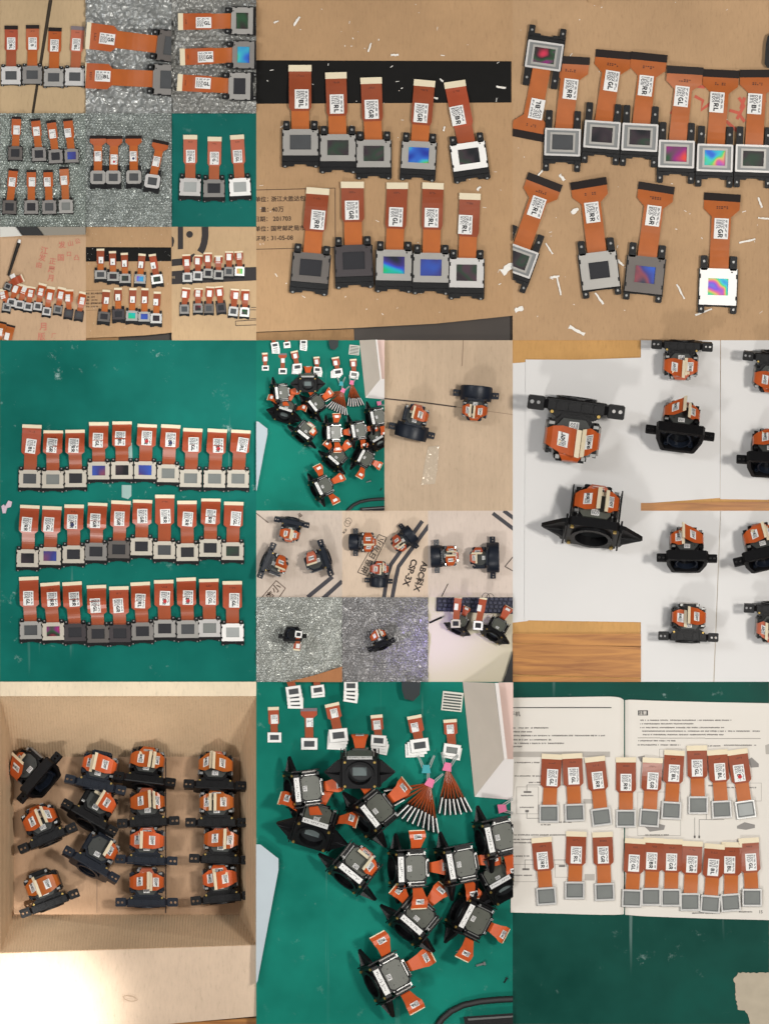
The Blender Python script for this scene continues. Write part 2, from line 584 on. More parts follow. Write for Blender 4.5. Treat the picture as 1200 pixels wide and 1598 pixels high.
FONT_CACHE = {}
def text_mesh(txt, bold=0.0):
    key = (txt, bold)
    if key in FONT_CACHE:
        return FONT_CACHE[key]
    cu = bpy.data.curves.new('tmp', 'FONT')
    cu.body = txt
    cu.align_x = 'CENTER'; cu.align_y = 'CENTER'
    cu.size = 1.0
    cu.offset = bold
    cu.resolution_u = 4
    o = bpy.data.objects.new('tmp', cu)
    COL.objects.link(o)
    dg = bpy.context.evaluated_depsgraph_get()
    me = bpy.data.meshes.new_from_object(o.evaluated_get(dg))
    vs = [v.co.copy() for v in me.vertices]
    fs = [tuple(p.vertices) for p in me.polygons]
    bpy.data.objects.remove(o, do_unlink=True)
    bpy.data.curves.remove(cu)
    bpy.data.meshes.remove(me)
    if vs:
        cy = (max(v.y for v in vs) + min(v.y for v in vs)) / 2
        cx = (max(v.x for v in vs) + min(v.x for v in vs)) / 2
        vs = [Vector((v.x - cx, v.y - cy, 0)) for v in vs]
    FONT_CACHE[key] = (vs, fs)
    return vs, fs

def code_mesh(txt):
    """bold block capitals, cap height 1, centred"""
    key = ('code', txt)
    if key in FONT_CACHE:
        return FONT_CACHE[key]
    t = 0.24
    def arc(cx, cy, rx, ry, a0, a1, n=9):
        return [(cx + rx * math.cos(math.radians(a0 + (a1 - a0) * i / n)), cy + ry * math.sin(math.radians(a0 + (a1 - a0) * i / n))) for i in range(n + 1)]
    G = {'L': [[(.12, 0), (.12, 1)], [(.12, .12), (.66, .12)]],
         'R': [[(.12, 0), (.12, 1)], [(.12, .88), (.42, .88)] + arc(.42, .665, .2, .215, 90, -90) + [(.12, .45)], [(.36, .42), (.68, 0)]],
         'B': [[(.12, 0), (.12, 1)], [(.12, .88), (.42, .88)] + arc(.42, .70, .18, .18, 90, -90) + [(.12, .52)], [(.12, .52), (.44, .52)] + arc(.44, .32, .22, .2, 90, -90) + [(.12, .12)]],
         'G': [arc(.42, .5, .32, .4, 45, 330, 14), [(.45, .44), (.80, .44)], [(.70, .50), (.70, .06)]]}
    vs = []; fs = []
    x = 0.0
    for ch in txt:
        for pl in G.get(ch, []):
            P = stroke([(a + x, b_) for a, b_ in pl], t)
            n = len(P) // 2
            k = len(vs)
            vs += [Vector((a, b_, 0.0)) for a, b_ in P]
            for i in range(n - 1):
                fs.append((k + i, k + i + 1, k + 2 * n - 2 - i, k + 2 * n - 1 - i))
        x += 0.92
    cx = (min(v.x for v in vs) + max(v.x for v in vs)) / 2
    z = 0.0
    vs = [Vector((v.x - cx, v.y - 0.5, 0)) for v in vs]
    FONT_CACHE[key] = (vs, fs)
    return vs, fs

def print_text(T, txt, x, y, size, ang, m, parent, name='printed_text', left=False, bold=0.02, z=0.35):
    vs, fs = text_mesh(txt, bold)
    if not vs:
        return None
    mb = MB()
    c, s_ = math.cos(ang), math.sin(ang)
    w0 = min(v.x for v in vs) if left else 0
    out = []
    for v in vs:
        a, b = (v.x - w0) * size, v.y * size
        out.append(T.w(x + a * c - b * s_, y - (a * s_ + b * c), z))
    mb.add(out, fs)
    o = mb.build(name, m, parent, clip=T.clip)
    return o

def print_poly(T, pts, m, parent, name='printed_shape', z=0.3, holes=()):
    tri = tessellate_polygon([[Vector((p[0], p[1], 0)) for p in lp] for lp in [pts] + list(holes)])
    flat = [p for lp in [pts] + list(holes) for p in lp]
    mb = MB()
    mb.add([T.w(p[0], p[1], z) for p in flat], [tuple(t) for t in tri])
    return mb.build(name, m, parent, clip=T.clip)

def stroke(pts, wd):
    """outline of a polyline of width wd (tile px)"""
    P = [Vector(p) for p in pts]
    L = []; R = []
    for i, p in enumerate(P):
        d = (P[min(i + 1, len(P) - 1)] - P[max(i - 1, 0)]).normalized()
        n = Vector((-d.y, d.x)) * wd / 2
        L.append(tuple(p + n)); R.append(tuple(p - n))
    return L + R[::-1]

# ---------------------------------------------------------------- liquid crystal panel with its ribbon
ORD = ['first', 'second', 'third', 'fourth', 'fifth', 'sixth', 'seventh', 'eighth', 'ninth', 'tenth', 'eleventh', 'twelfth', 'thirteenth', 'fourteenth']

def fine_rows(seed, n, w, h):
    """short dashes of illegible small print in a w x h field centred on 0"""
    rnd = random.Random(seed)
    out = []
    for i in range(n):
        y = h / 2 - (i + 0.5) * h / n
        x = -w / 2
        while x < w / 2 - 0.08 * w:
            d = rnd.uniform(0.08, 0.28) * w
            d = min(d, w / 2 - x)
            out.append((x, x + d, y - 0.33 * h / n, y + 0.33 * h / n))
            x += d + rnd.uniform(0.06, 0.14) * w
    return out

def panel(T, plate, conn, lab, label, code='GR', pw=34.0, ph=28.0, cw=31.0, cl=5.0, neck=20.0, lw=16.5, lh=23.0, rot=None, base=0.0,
          style='plain', tone='mid', screen='dark', fx='brown', cm='cream', head='straight', group=None, bot=None, ear=None, hump=0.0,
          dot=None, win=(0.60, 0.56), detail=True, zb=0.0, conn_rot=None, earmode='top', side=0.06, lab_rot=0.0, marking=True, mm=M_BLACK, earb=None, whole=True, ring=0.75):
    k = T.k
    cxp, cyp = T.p(*plate)
    ex, ey = T.p(*conn)
    lx, ly = T.p(*lab) if lab else (0, 0)
    dirang = math.atan2(-(ey - cyp), ex - cxp) - math.pi / 2
    def wrap(a):
        return (a + math.pi) % (2 * math.pi) - math.pi
    b = math.radians(base)
    if rot is None:
        rz = b + wrap(dirang - b) * 0.35
    else:
        rz = math.radians(rot) + b
    pw, ph, cw, cl, neck, lw, lh, hump = [q * k for q in (pw, ph, cw, cl, neck, lw, lh, hump)]
    bot = (0.30 * ph if bot is None else bot * k)
    ear = (0.26 * ph if ear is None else ear * k)
    earb = ear * 0.5 if earb is None else earb * k
    u = pw / 55.0                                   # thickness unit
    z0 = T.z + zb
    W = wmat(cxp, cyp, z0, rz)
    r = root('lcd_panel', cxp, cyp, z0, rz)
    cat = 'lcd panel'
    tag(r, label, cat, group)
    ci, si = math.cos(-rz), math.sin(-rz)
    def loc(px, py):
        x, y = px - cxp, -(py - cyp)
        return Vector((x * ci - y * si, x * si + y * ci))
    E = loc(ex, ey)
    def bld(mb, name, m, parent=r, smooth=False):
        return mb.build(name, m, parent, smooth, T.clip, W)
    hw, hh = pw / 2, ph / 2
    zc = 6 * u                                       # top of carrier
    zp = zc + 2.2 * u
    # carrier with ears
    if style != 'glass':
        c = MB()
        sx = hw * (1 + side)
        out = [(-sx, -hh - bot), (-sx * 0.35, -hh - bot), (-sx * 0.3, -hh - bot * 0.8), (sx * 0.3, -hh - bot * 0.8), (sx * 0.35, -hh - bot), (sx, -hh - bot), (sx, hh * 0.96), (-sx, hh * 0.96)]
        c.plate(out, [], 0, zc)
        c.box(-sx, sx, -hh - bot * 0.55, -hh - 0.2 * u, zc * 0.9, zc + 1.2 * u, 0.5 * u)
        car = bld(c, 'carrier', mm)
        if not whole:
            pass
        ew = 0.19 * pw
        for sgn in (-1, 1):
            e = MB()
            xe = sgn * (hw - ew / 2 - 0.01 * pw)
            e.plate(crect(xe - ew / 2, xe + ew / 2, hh * 0.9, hh + ear, ew * 0.14), [circ(xe, hh + ear * 0.55, ew * 0.2, 8)] if detail else [], 0.5 * u, zc + 2.2 * u)
            eo = bld(e, 'ear', mm)
            if detail and eo:
                q = MB(); q.cyl(xe, hh + ear * 0.55, ew * 0.2, 0.5 * u, zc + 0.8 * u, 8)
                bld(q, 'screw', M_SCREW, eo)
            if earb > 0:
                e = MB()
                xb = sgn * (hw - ew * 0.35)
                e.plate(crect(xb - ew * 0.45, xb + ew * 0.45, -hh - bot - earb, -hh - bot * 0.6, ew * 0.14), [circ(xb, -hh - bot - earb * 0.35, ew * 0.18, 8)] if detail else [], 0.3 * u, zc + 1.6 * u)
                eo = bld(e, 'ear', mm)
                if detail and eo:
                    q = MB(); q.cyl(xb, -hh - bot - earb * 0.35, ew * 0.18, 0.3 * u, zc + 0.6 * u, 8)
                    bld(q, 'screw', M_SCREW, eo)
    # front plate and liquid crystal window
    ww, wh = pw * win[0] / 2, ph * win[1] / 2
    pm = plate_mat(tone)
    if style == 'plain':
        n1, n2 = 0.03 * pw, 0.10 * ph
        def notch(sg):      # notched sides with small clips
            ys = [-hh, -hh * 0.72, -hh * 0.72, -hh * 0.5, -hh * 0.5, hh * 0.45, hh * 0.45, hh * 0.7, hh * 0.7, hh]
            xs = [hw, hw, hw - n1, hw - n1, hw, hw, hw - n1, hw - n1, hw, hw]
            return [(sg * x, y) for x, y in zip(xs, ys)]
        out = notch(1) + notch(-1)[::-1]
        f = MB(); f.plate(out, [rect(-ww, ww, -wh, wh)], zc, zp)
        fp = bld(f, 'front_plate', pm)
        lip = MB(); e = 0.9 * u
        lip.plate(rect(-ww - e, ww + e, -wh - e, wh + e), [rect(-ww, ww, -wh, wh)], zp, zp + 0.5 * u)
        bld(lip, 'window_lip', pm, fp)
    elif style == 'rounded':
        f = MB(); f.plate(crect(-hw, hw, -hh, hh, 0.12 * pw), [rect(-ww, ww, -wh, wh)], zc, zp + 1.5 * u)
        bld(f, 'front_plate', pm)
    elif style == 'framed':
        f = MB(); a = 0.10 * pw
        f.plate(crect(-hw, hw, -hh, hh, 0.02 * pw), [rect(-hw + a * .55, hw - a * .55, -hh + a * .55, hh - a * .55)], zc, zp + 1.5 * u)
        fp = bld(f, 'front_plate', pm)
        f = MB(); f.plate(rect(-hw + a * .55, hw - a * .55, -hh + a * .55, hh - a * .55), [rect(-ww - a * .6, ww + a * .6, -wh - a * .6, wh + a * .6)], zc, zp - 0.4 * u)
        bld(f, 'bezel', mat('bezel_grey', (128, 130, 130), 0.35, 0.4))
        f = MB(); f.plate(rect(-ww - a * .6, ww + a * .6, -wh - a * .6, wh + a * .6), [rect(-ww, ww, -wh, wh)], zc, zp + 0.8 * u)
        bld(f, 'window_frame', plate_mat('mid'))
    elif style == 'glass':
        g = MB(); g.box(-hw, hw, -hh, hh, 0, zc * 1.1, 0.8 * u)
        bld(g, 'glass_block', mat('glass_grey', (192, 193, 190), 0.2, 0.15, var=0.12, vscale=60))
        f = MB(); a = 0.09 * pw
        f.plate(rect(-hw + a * .2, hw - a * .2, -hh + a * .2, hh - a * .2), [rect(-hw + a * ring, hw - a * ring, -hh + a * ring, hh - a * ring)], zc * 1.1, zc * 1.1 + 1.2 * u)
        bld(f, 'front_plate', pm)
        f = MB(); f.plate(rect(-ww - a * .5, ww + a * .5, -wh - a * .5, wh + a * .5), [rect(-ww, ww, -wh, wh)], zc * 1.1, zc * 1.1 + 0.8 * u)
        bld(f, 'window_frame', mat('frame_grey', (96, 98, 98), 0.3, 0.4))
        zp = zc * 1.1 + 0.5 * u
    sc = MB()
    zs = zc + 0.4 * u if style != 'glass' else zc * 1.1
    sc.box(-ww, ww, -wh, wh, zs - 0.3 * u, zs + 0.2 * u)
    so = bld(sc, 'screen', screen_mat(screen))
    if detail and style == 'plain' and so and pw > 24:
        q = MB(); q.cyl(hw * 0.72, hh * 0.82, 0.025 * pw, zp, zp + 0.15 * u, 8)
        bld(q, 'pin_hole', M_DARK)
    # ribbon
    Sx = Vector((max(-0.08 * pw, min(0.08 * pw, E.x * 0.15)), hh * 0.9))
    d = (E - Sx); Lr = d.length; d = d / Lr
    nrm = Vector((d.y, -d.x))
    def zt(t):
        t = min(1.0, max(0.0, t))
        return zc * 0.7 * (1 - t) ** 1.5 + 1.4 * u * t + 0.6 * u + hump * math.sin(math.pi * min(1, max(0, t)) ** 1.3) ** 2 + 1.0 * u * math.sin(t * 9 + cxp)
    rq = random.Random(int(cxp * 13 + cyp * 17))
    tw = rq.uniform(-0.10, 0.10); hump *= rq.uniform(0.7, 1.5)
    cup = rq.uniform(-0.5, 1.0) * u / max(1e-6, (cw / 2) ** 2)
    def pt(uu, vv, dz=0.0):
        p = Sx + d * uu + nrm * vv
        t_ = min(1.0, max(0.0, uu / Lr))
        return Vector((p.x, p.y, zt(t_) + dz + abs(tw) * cw * 0.5 * t_ + tw * vv * t_))
    lu = (loc(lx, ly) - Sx).dot(d) if lab else Lr * 0.6
    lv = (loc(lx, ly) - Sx).dot(nrm) if lab else 0
    if head == 'tee':
        flare0, flare1 = Lr - cl - 0.33 * cw, Lr - cl - 0.12 * cw
        hwid = cw * 0.98
    else:
        flare0 = max(0.12 * Lr, lu - lh * 0.62); flare1 = flare0 + 0.06 * Lr
        hwid = cw * 0.97
    L = []; R = []
    ns = 9
    for i in range(ns):
        uu = (flare0 + 0.5 * u) * i / (ns - 1)
        L.append(pt(uu, -neck / 2)); R.append(pt(uu, neck / 2))
    rb = MB().strip(L, R, 0.5 * u)
    fh, fn = FLEX[fx]
    ribbon = bld(rb, 'ribbon', fn, smooth=False)
    L = []; R = []
    st = [(flare0, neck), (flare1, hwid)] + [(flare1 + (Lr - flare1) * i / 7, hwid) for i in range(1, 8)]
    for uu, wd in st:
        L.append(pt(uu, -wd / 2, 0.25 * u)); R.append(pt(uu, wd / 2, 0.25 * u))
    hd = MB().strip(L, R, 0.7 * u)
    par = bld(hd, 'ribbon_head', fh)
    # connector strip at the end
    ca = 0.0 if conn_rot is None else math.radians(conn_rot)
    cq = MB()
    e0 = E
    vd, vn = d, nrm
    if conn_rot is not None:
        a = ca - rz
        vn = Vector((math.cos(a), math.sin(a))); vd = Vector((-vn.y, vn.x))
        if vd.dot(d) < 0:
            vn = -vn; vd = -vd
    zz = zt(1.0) + abs(tw) * cw * 0.5
    L = []; R = []
    for q in (-0.5, 0.0, 0.5):
        p1 = e0 + vd * (q * cl) - vn * cw / 2; p2 = e0 + vd * (q * cl) + vn * cw / 2
        L.append((p1.x, p1.y, zz + 1.1 * u - tw * cw / 2)); R.append((p2.x, p2.y, zz + 1.1 * u + tw * cw / 2))
    cq.strip(L, R, 1.4 * u)
    bld(cq, 'connector_strip', M_CREAM if cm == 'cream' else (M_CONB if cm == 'black' else mat('connector_grey', (120, 108, 112), 0.4)))
    if marking and cw > 20:
        mk = MB(); rnd = random.Random(int(cxp * 7 + cyp))
        x = -0.14 * cw
        while x < 0.14 * cw:
            wd = rnd.uniform(0.025, 0.05) * cw
            uu = Lr - cl * 0.5 - 0.14 * cw
            for off in (0, 0.045 * cw):
                if rnd.random() < 0.8:
                    mk.add([pt(uu - off, x, .42 * u), pt(uu - off, x + wd, .42 * u), pt(uu - off - 0.03 * cw, x + wd, .42 * u), pt(uu - off - 0.03 * cw, x, .42 * u)], [(0, 1, 2, 3)])
            x += wd + 0.025 * cw
        if mk.v:
            bld(mk, 'printed_marking', mat('flex_print', (70, 26, 14), 0.6), par)
    # sticker with its code letters and small print
    if lab:
        la = math.radians(lab_rot)
        lc, ls = math.cos(la), math.sin(la)
        def sp(a, bb, dz):
            return pt(lu + a * ls + bb * lc, lv + a * lc - bb * ls, dz)
        sk = MB()
        L = []; R = []
        for i in range(4):
            y = -lh / 2 + lh * i / 3
            L.append(sp(-lw / 2, y, 0.9 * u)); R.append(sp(lw / 2, y, 0.9 * u))
        sk.strip(L, R, 0.4 * u)
        so = bld(sk, 'sticker', M_WHITE)
        if so:
            if code:
                vs, fs = code_mesh(code)
                h = 0.35 * lw
                tm = MB()
                out = []
                for v in vs:                       # letters read downwards
                    a, bb = v.x * h, v.y * h
                    out.append(sp(-0.04 * lw + bb, -0.24 * lh - a, 1.0 * u))
                tm.add(out, fs)
                bld(tm, 'code_letters', M_PRINT, so)
            fp_ = MB()
            def field(cx_, cy_, w_, h_, n_, vert):
                for (x0, x1, y0, y1) in fine_rows(int(cxp + cyp * 3) + n_, n_, w_ if not vert else h_, h_ if not vert else w_):
                    q = [(x0, y0), (x1, y0), (x1, y1), (x0, y1)]
                    if vert:
                        q = [(y_, -x_) for x_, y_ in q]
                    fp_.add([sp(cx_ + x_, cy_ + y_, 1.0 * u) for x_, y_ in q], [(0, 1, 2, 3)])
            if lw > 8:
                field(-0.08 * lw, 0.21 * lh, 0.60 * lw, 0.44 * lh, 8, True)
                field(0.34 * lw, 0.0, 0.14 * lw, 0.84 * lh, 2, True)
                bld(fp_, 'small_print', M_FINE, so)
            elif detail:
                field(0, 0.16 * lh, 0.6 * lw, 0.4 * lh, 3, True)
                bld(fp_, 'small_print', M_FINE, so)
            if dot:
                q = MB(); 
                n = 9
                q.add([sp(0.02 * lw + 0.19 * lw * math.cos(6.283 * i / n), -0.22 * lh + 0.19 * lw * math.sin(6.283 * i / n), 1.15 * u) for i in range(n)], [tuple(range(n))])
                bld(q, 'marker_dot', M_RED if dot == 'red' else M_NAVY, so)
    return r

# ---------------------------------------------------------------- prism block on its mount
def unit(T, x, y, label, rot=0.0, tilt=85.0, k=1.0, mount='bar', flaps='LRB', mode='tent', seed=0, fx='vivid', group=None, strip=False,
         zb=0.0, mm=None, width=90.0, codes=('RR', 'GL', 'BR'), name='prism_unit', blk=1.0, by=0.0):
    """local frame before tilting: x along the mount, front face +z, block behind (-z); tilting turns +y upwards"""
    kk = k * T.k
    rnd = random.Random(seed * 31 + 7)
    mm = mm or M_BLACK
    px, py = T.p(x, y)
    R0 = Matrix.Rotation(math.radians(tilt), 4, 'X') @ Matrix.Scale(kk, 4)
    parts = []                                      # (name, MB, material, parent index, smooth)
    def P(name, m, parent=None):
        mb = MB(R0)
        parts.append([name, mb, m, parent])
        return mb
    hw = width / 2
    iw = hw - 14                                     # half width of the frame body
    if mount == 'bar':
        f = P('mount_frame', mm)
        f.plate(crect(-iw, iw, -20, 20, 5), [circ(0, 0, 15, 16)], -3.5, 5)
        fi = 0
        P('frame_rail', mm, fi).box(-iw + 3, iw - 3, 15, 20.6, 5.2, 7.5, 1)
        fg = P('flange', mm, fi)
        fg.M = R0 @ Matrix.Rotation(math.radians(-90), 4, 'X')
        fg.plate([(-iw * .86, 3.6), (iw * .86, 3.6), (iw * .72, 8), (17, 11), (-17, 11), (-iw * .72, 8)], [], 4, 13)
        for sx in (-1, 1):
            b__ = P('screw', M_BRASS, fi)
            b__.M = fg.M
            b__.cyl(sx * iw * .7, 5.8, 1.6, 13, 15, 8)
        for q in (-0.55, -0.18, 0.2, 0.56):
            P('rib', mm, fi).box(iw * q - 0.9, iw * q + 0.9, 20, 21, -3, 4.5, 0.3)
        P('ring', mm, fi).plate(circ(0, 0, 19, 16), [circ(0, 0, 14.5, 16)], 6, 9)
    elif mount == 'square':
        f = P('mount_frame', mm)
        f.plate([(-iw + 3, 22), (-iw, 18), (-iw + 2, 2), (-iw + 10, -20), (-iw + 13, -22), (iw - 13, -22), (iw - 10, -20), (iw - 2, 2), (iw, 18), (iw - 3, 22)],
                [[(-iw + 6, 17), (-iw + 8, 0), (-iw + 15, -17), (iw - 15, -17), (iw - 8, 0), (iw - 6, 17)]], -7, 9)
        fi = 0
        P('back_plate', mm, fi).plate([(-iw + 5, 18), (-iw + 7, 0), (-iw + 14, -18), (iw - 14, -18), (iw - 7, 0), (iw - 5, 18)], [circ(0, 0, 15, 16)], -6.5, -3)
        P('ring', M_BLUEBLACK, fi).plate(circ(0, 0, 17, 20), [circ(0, 0, 15, 20)], -3, 5)
        P('lens', mat('lens_dark', (20, 22, 26), 0.08), fi).cyl(0, 0, 14.9, -6, -5, 18)
        for sx in (-1, 1):
            for sy in (-1, 1):
                P('boss', M_BLUEBLACK, fi).plate(circ(sx * (iw - (11 if sy > 0 else 17)), sy * 12, 3.4, 10), [circ(sx * (iw - (11 if sy > 0 else 17)), sy * 12, 1.8, 10)], -3, 4)
    elif mount == 'wing':
        f = P('mount_frame', mm)
        f.plate(crect(-28, 28, -26, 26, 3), [circ(0, 0, 20, 20)], -5, 5)
        fi = 0
        P('ring', mm, fi).plate(circ(0, 0, 23, 20), [circ(0, 0, 18.5, 20)], 5, 8)
        P('back_plate', mat('dark_inner', (30, 32, 34), 0.5), fi).plate(circ(0, 0, 19.5, 16), [rect(-11, 11, -7.5, 7.5)], -5, -3)
        P('window', mat('window_glass', (112, 122, 122), 0.15), fi).box(-11, 11, -7.5, 7.5, -4.5, -3.6)
        for sx in (-1, 1):
            for sy in (-1, 1):
                P('screw', M_BRASS, fi).cyl(sx * 23.5, sy * 21.5, 2.1, 5, 7, 8)
        for sx in (-1, 1):
            wv = P('wing', mm, fi)
            wv.plate([(sx * 28, -25), (sx * 33, -25), (sx * 35, -19), (sx * (hw - 3), -2), (sx * hw, 1), (sx * 35, 21), (sx * 28, 24)], [], -3, 1.5)
            P('wing_rib', mm, fi).box(min(sx * 29, sx * 31), max(sx * 29, sx * 31), -25, 24, -8, 7, 0.6)
            P('wing_rib', mm, fi).add([(sx * 32, -1, 2), (sx * (hw - 2), -1, 2), (sx * (hw - 2), 1, 2), (sx * 32, 1, 2), (sx * 32, 0, 9), (sx * (hw - 4), 0, 3)],
                                      [(0, 1, 2, 3), (0, 1, 5, 4), (3, 2, 5, 4), (0, 3, 4), (1, 2, 5)])
    elif mount == 'hood':
        n = 16; a0 = math.radians(16)
        r_o, dep = iw, 26
        vs = []; fs = []
        for j, z in enumerate((16, 12, -4, -14)):
            for i in range(n + 1):
                a = a0 + (math.pi - 2 * a0) * i / n
                rr = r_o - (1.2 if j in (0, 3) else 0)
                vs.append((rr * math.cos(a) / math.cos(a0), rr * math.sin(a) * 0.95 - 12, z + 5 * math.sin(a)))
        m1 = n + 1
        base = len(vs)
        for j, z in enumerate((16, 12, -4, -14)):
            for i in range(n + 1):
                a = a0 + (math.pi - 2 * a0) * i / n
                rr = r_o - 3.5
                vs.append((rr * math.cos(a) / math.cos(a0), rr * math.sin(a) * 0.95 - 12, z + 5 * math.sin(a)))
        for b_ in (0, base):
            for j in range(3):
                for i in range(n):
                    q = (b_ + j * m1 + i, b_ + j * m1 + i + 1, b_ + (j + 1) * m1 + i + 1, b_ + (j + 1) * m1 + i)
                    fs.append(q)
        for j in (0, 3):
            for i in range(n):
                fs.append((j * m1 + i, j * m1 + i + 1, base + j * m1 + i + 1, base + j * m1 + i))
        for i in (0, n):
            for j in range(3):
                fs.append((j * m1 + i, (j + 1) * m1 + i, base + (j + 1) * m1 + i, base + j * m1 + i))
        f = P('hood', mm); f.add(vs, fs)
        fi = 0
        P('inner_wall', mm, fi).plate([(-iw + 5, -14), (iw - 5, -14), (iw - 7, 4), (iw * .5, iw * .75), (-iw * .5, iw * .75), (-iw + 7, 4)], [circ(0, 0, 12, 14)], -9, -5)
    eary = {'bar': (12, 16), 'square': (8, 12), 'hood': (-14, -10), 'wing': None}[mount]
    if eary:
        for sx in (-1, 1):
            e = P('ear', mm, fi)
            x0, x1 = sorted((sx * (iw - 2), sx * hw))
            ang = Matrix.Rotation(math.radians(-90), 4, 'X')
            e.M = R0 @ Matrix.Translation((0, eary[0], 0)) @ ang
            h = [circ(sx * (iw + 4), -1, 1.7, 10), circ(sx * (iw + 10), -1, 1.9, 10)]
            e.plate(crect(x0, x1, -7, 6, 1.2), h, 0, eary[1] - eary[0])
            w_ = P('ear_web', mm, fi)
            w_.box(min(sx * iw, sx * (hw - 1)), max(sx * iw, sx * (hw - 1)), eary[0] - 9, eary[0] + 0.4, 5.2 if mount == 'bar' else -4, 7 if mount == 'bar' else -2)
    if strip:
        q = P('label_strip', M_WHITE, fi)
        q.box(-20, 20, 26.1, 26.9, -4.5, 4.5)
        si_ = len(parts) - 1
        hnd = P('handwriting', M_PRINT, si_)
        xx = -17
        while xx < 16:
            a_, b_ = rnd.uniform(-2.4, 2.4), rnd.uniform(-2.4, 2.4)
            wd = rnd.uniform(1.2, 3)
            hnd.add([(xx, 27.05, a_), (xx + 0.8, 27.05, a_), (xx + wd, 27.05, b_), (xx + wd - 0.8, 27.05, b_)], [(0, 1, 2, 3)])
            if rnd.random() < 0.5:
                hnd.add([(xx, 27.05, b_), (xx + wd, 27.05, b_), (xx + wd, 27.05, b_ + 0.7), (xx, 27.05, b_ + 0.7)], [(0, 1, 2, 3)])
            xx += wd + 0.8
    # the glass block, eight-sided, in its black housing
    Bz0, Bz1, bx = -7.0, -46.0, 21.0 * blk
    top = 17.0 + by
    rotB = R0 @ Matrix.Rotation(math.radians(-90), 4, 'X')      # plate extrudes along +y; (x, y2d) -> (x, z=-y2d)
    def plan(name, outer, holes, y0, y1, m, parent=None):
        mb = P(name, m, parent); mb.M = rotB
        mb.plate([(a, -b_) for a, b_ in outer], [[(a, -b_) for a, b_ in h_] for h_ in holes], y0, y1)
        return mb
    cc = 6.5 if mount == 'wing' else 11.0
    oct_ = [(-bx + cc * .75, Bz0), (bx - cc * .75, Bz0), (bx, Bz0 - cc), (bx, Bz1 + cc), (bx - cc * .8, Bz1), (-bx + cc * .8, Bz1), (-bx, Bz1 + cc), (-bx, Bz0 - cc)]
    plan('prism_housing', oct_, [], -17, top - 2, mm)
    bi = len(parts) - 1
    plan('prism_glass', [(a * .82, (b_ + 26.5) * .82 - 26.5) for a, b_ in oct_], [], top - 2, top + 0.6, mat('prism_grey', (66, 68, 66), 0.45, spec=0.3, var=0.15, vscale=50) if mount != 'wing' else mat('prism_olive', (92, 94, 86), 0.3, spec=0.4, var=0.15, vscale=50))
    gi = len(parts) - 1
    for (gx, gz) in ((-bx * .5, -20), (bx * .45, -36), (bx * .55, -18), (-bx * .35, -38)):
        g_ = P('glue_dot', M_DARK, gi); g_.M = rotB; g_.cyl(gx, -gz, rnd.uniform(.5, 1.0), top + .6, top + .9, 7)
    q = P('block_sticker', M_WHITE); q.box(-4.5, 4.5, top + 0.7, top + 1.1, -20, -13)
    if kk > 0.45:
        bp = P('small_print', M_FINE)
        for (xa, xb, ya, yb) in fine_rows(seed, 5, 7.4, 5.4):
            bp.add([(xa, top + 1.3, -16.5 + ya), (xb, top + 1.3, -16.5 + ya), (xb, top + 1.3, -16.5 + yb), (xa, top + 1.3, -16.5 + yb)], [(0, 1, 2, 3)])
    for (sx, z) in ((-1, 0), (1, 0), (0, -1)):
        pn = P('side_panel', plate_mat('grey') if rnd.random() < .6 else mm)
        if sx:
            x0, x1 = sorted((sx * (bx + 1), sx * (bx + 4.5)))
            pn.box(x0, x1, -15, top - 3, -42, -15, 0.6)
            P('panel_carrier', mm).box(min(sx * (bx - .5), sx * (bx + 2.4)), max(sx * (bx - .5), sx * (bx + 2.4)), -16, top + 1, -44, -13)
        else:
            pn.box(-13, 13, -15, top - 3, Bz1 - 4.5, Bz1 - 1, 0.6)
            P('panel_carrier', mm).box(-15, 15, -16, top + 1, Bz1 - 2.4, Bz1 + .5)
        for e_ in (-1, 1):
            sc_ = P('screw', M_SCREW if rnd.random() < .5 else mm)
            if sx:
                sc_.box(min(sx * (bx - 3), sx * (bx + 2)), max(sx * (bx - 3), sx * (bx + 2)), top, top + 3, -28.5 + e_ * 13 - 1.6, -28.5 + e_ * 13 + 1.6, 0.5)
            else:
                sc_.box(e_ * 12 - 1.8, e_ * 12 + 1.8, top, top + 3, Bz1 - 2, Bz1 + 2, 0.5)
    if mount == 'wing':                              # bright metal rails round the prism core
        for sx in (-1, 1):
            P('metal_rail', M_SCREW).box(min(sx * (bx - 2.6), sx * (bx - 1.2)), max(sx * (bx - 2.6), sx * (bx - 1.2)), top - 2, top + 2.2, -42, -12)
            P('metal_rail', mm).box(min(sx * (bx + 5), sx * (bx + 6.6)), max(sx * (bx + 5), sx * (bx + 6.6)), top - 9, top + 2, -46, -8, .4)
        P('metal_rail', M_SCREW).box(-12, 12, top - 2, top + 2.2, Bz1 + 1.2, Bz1 + 2.6)
    # ribbons
    fh, fn = FLEX[fx]
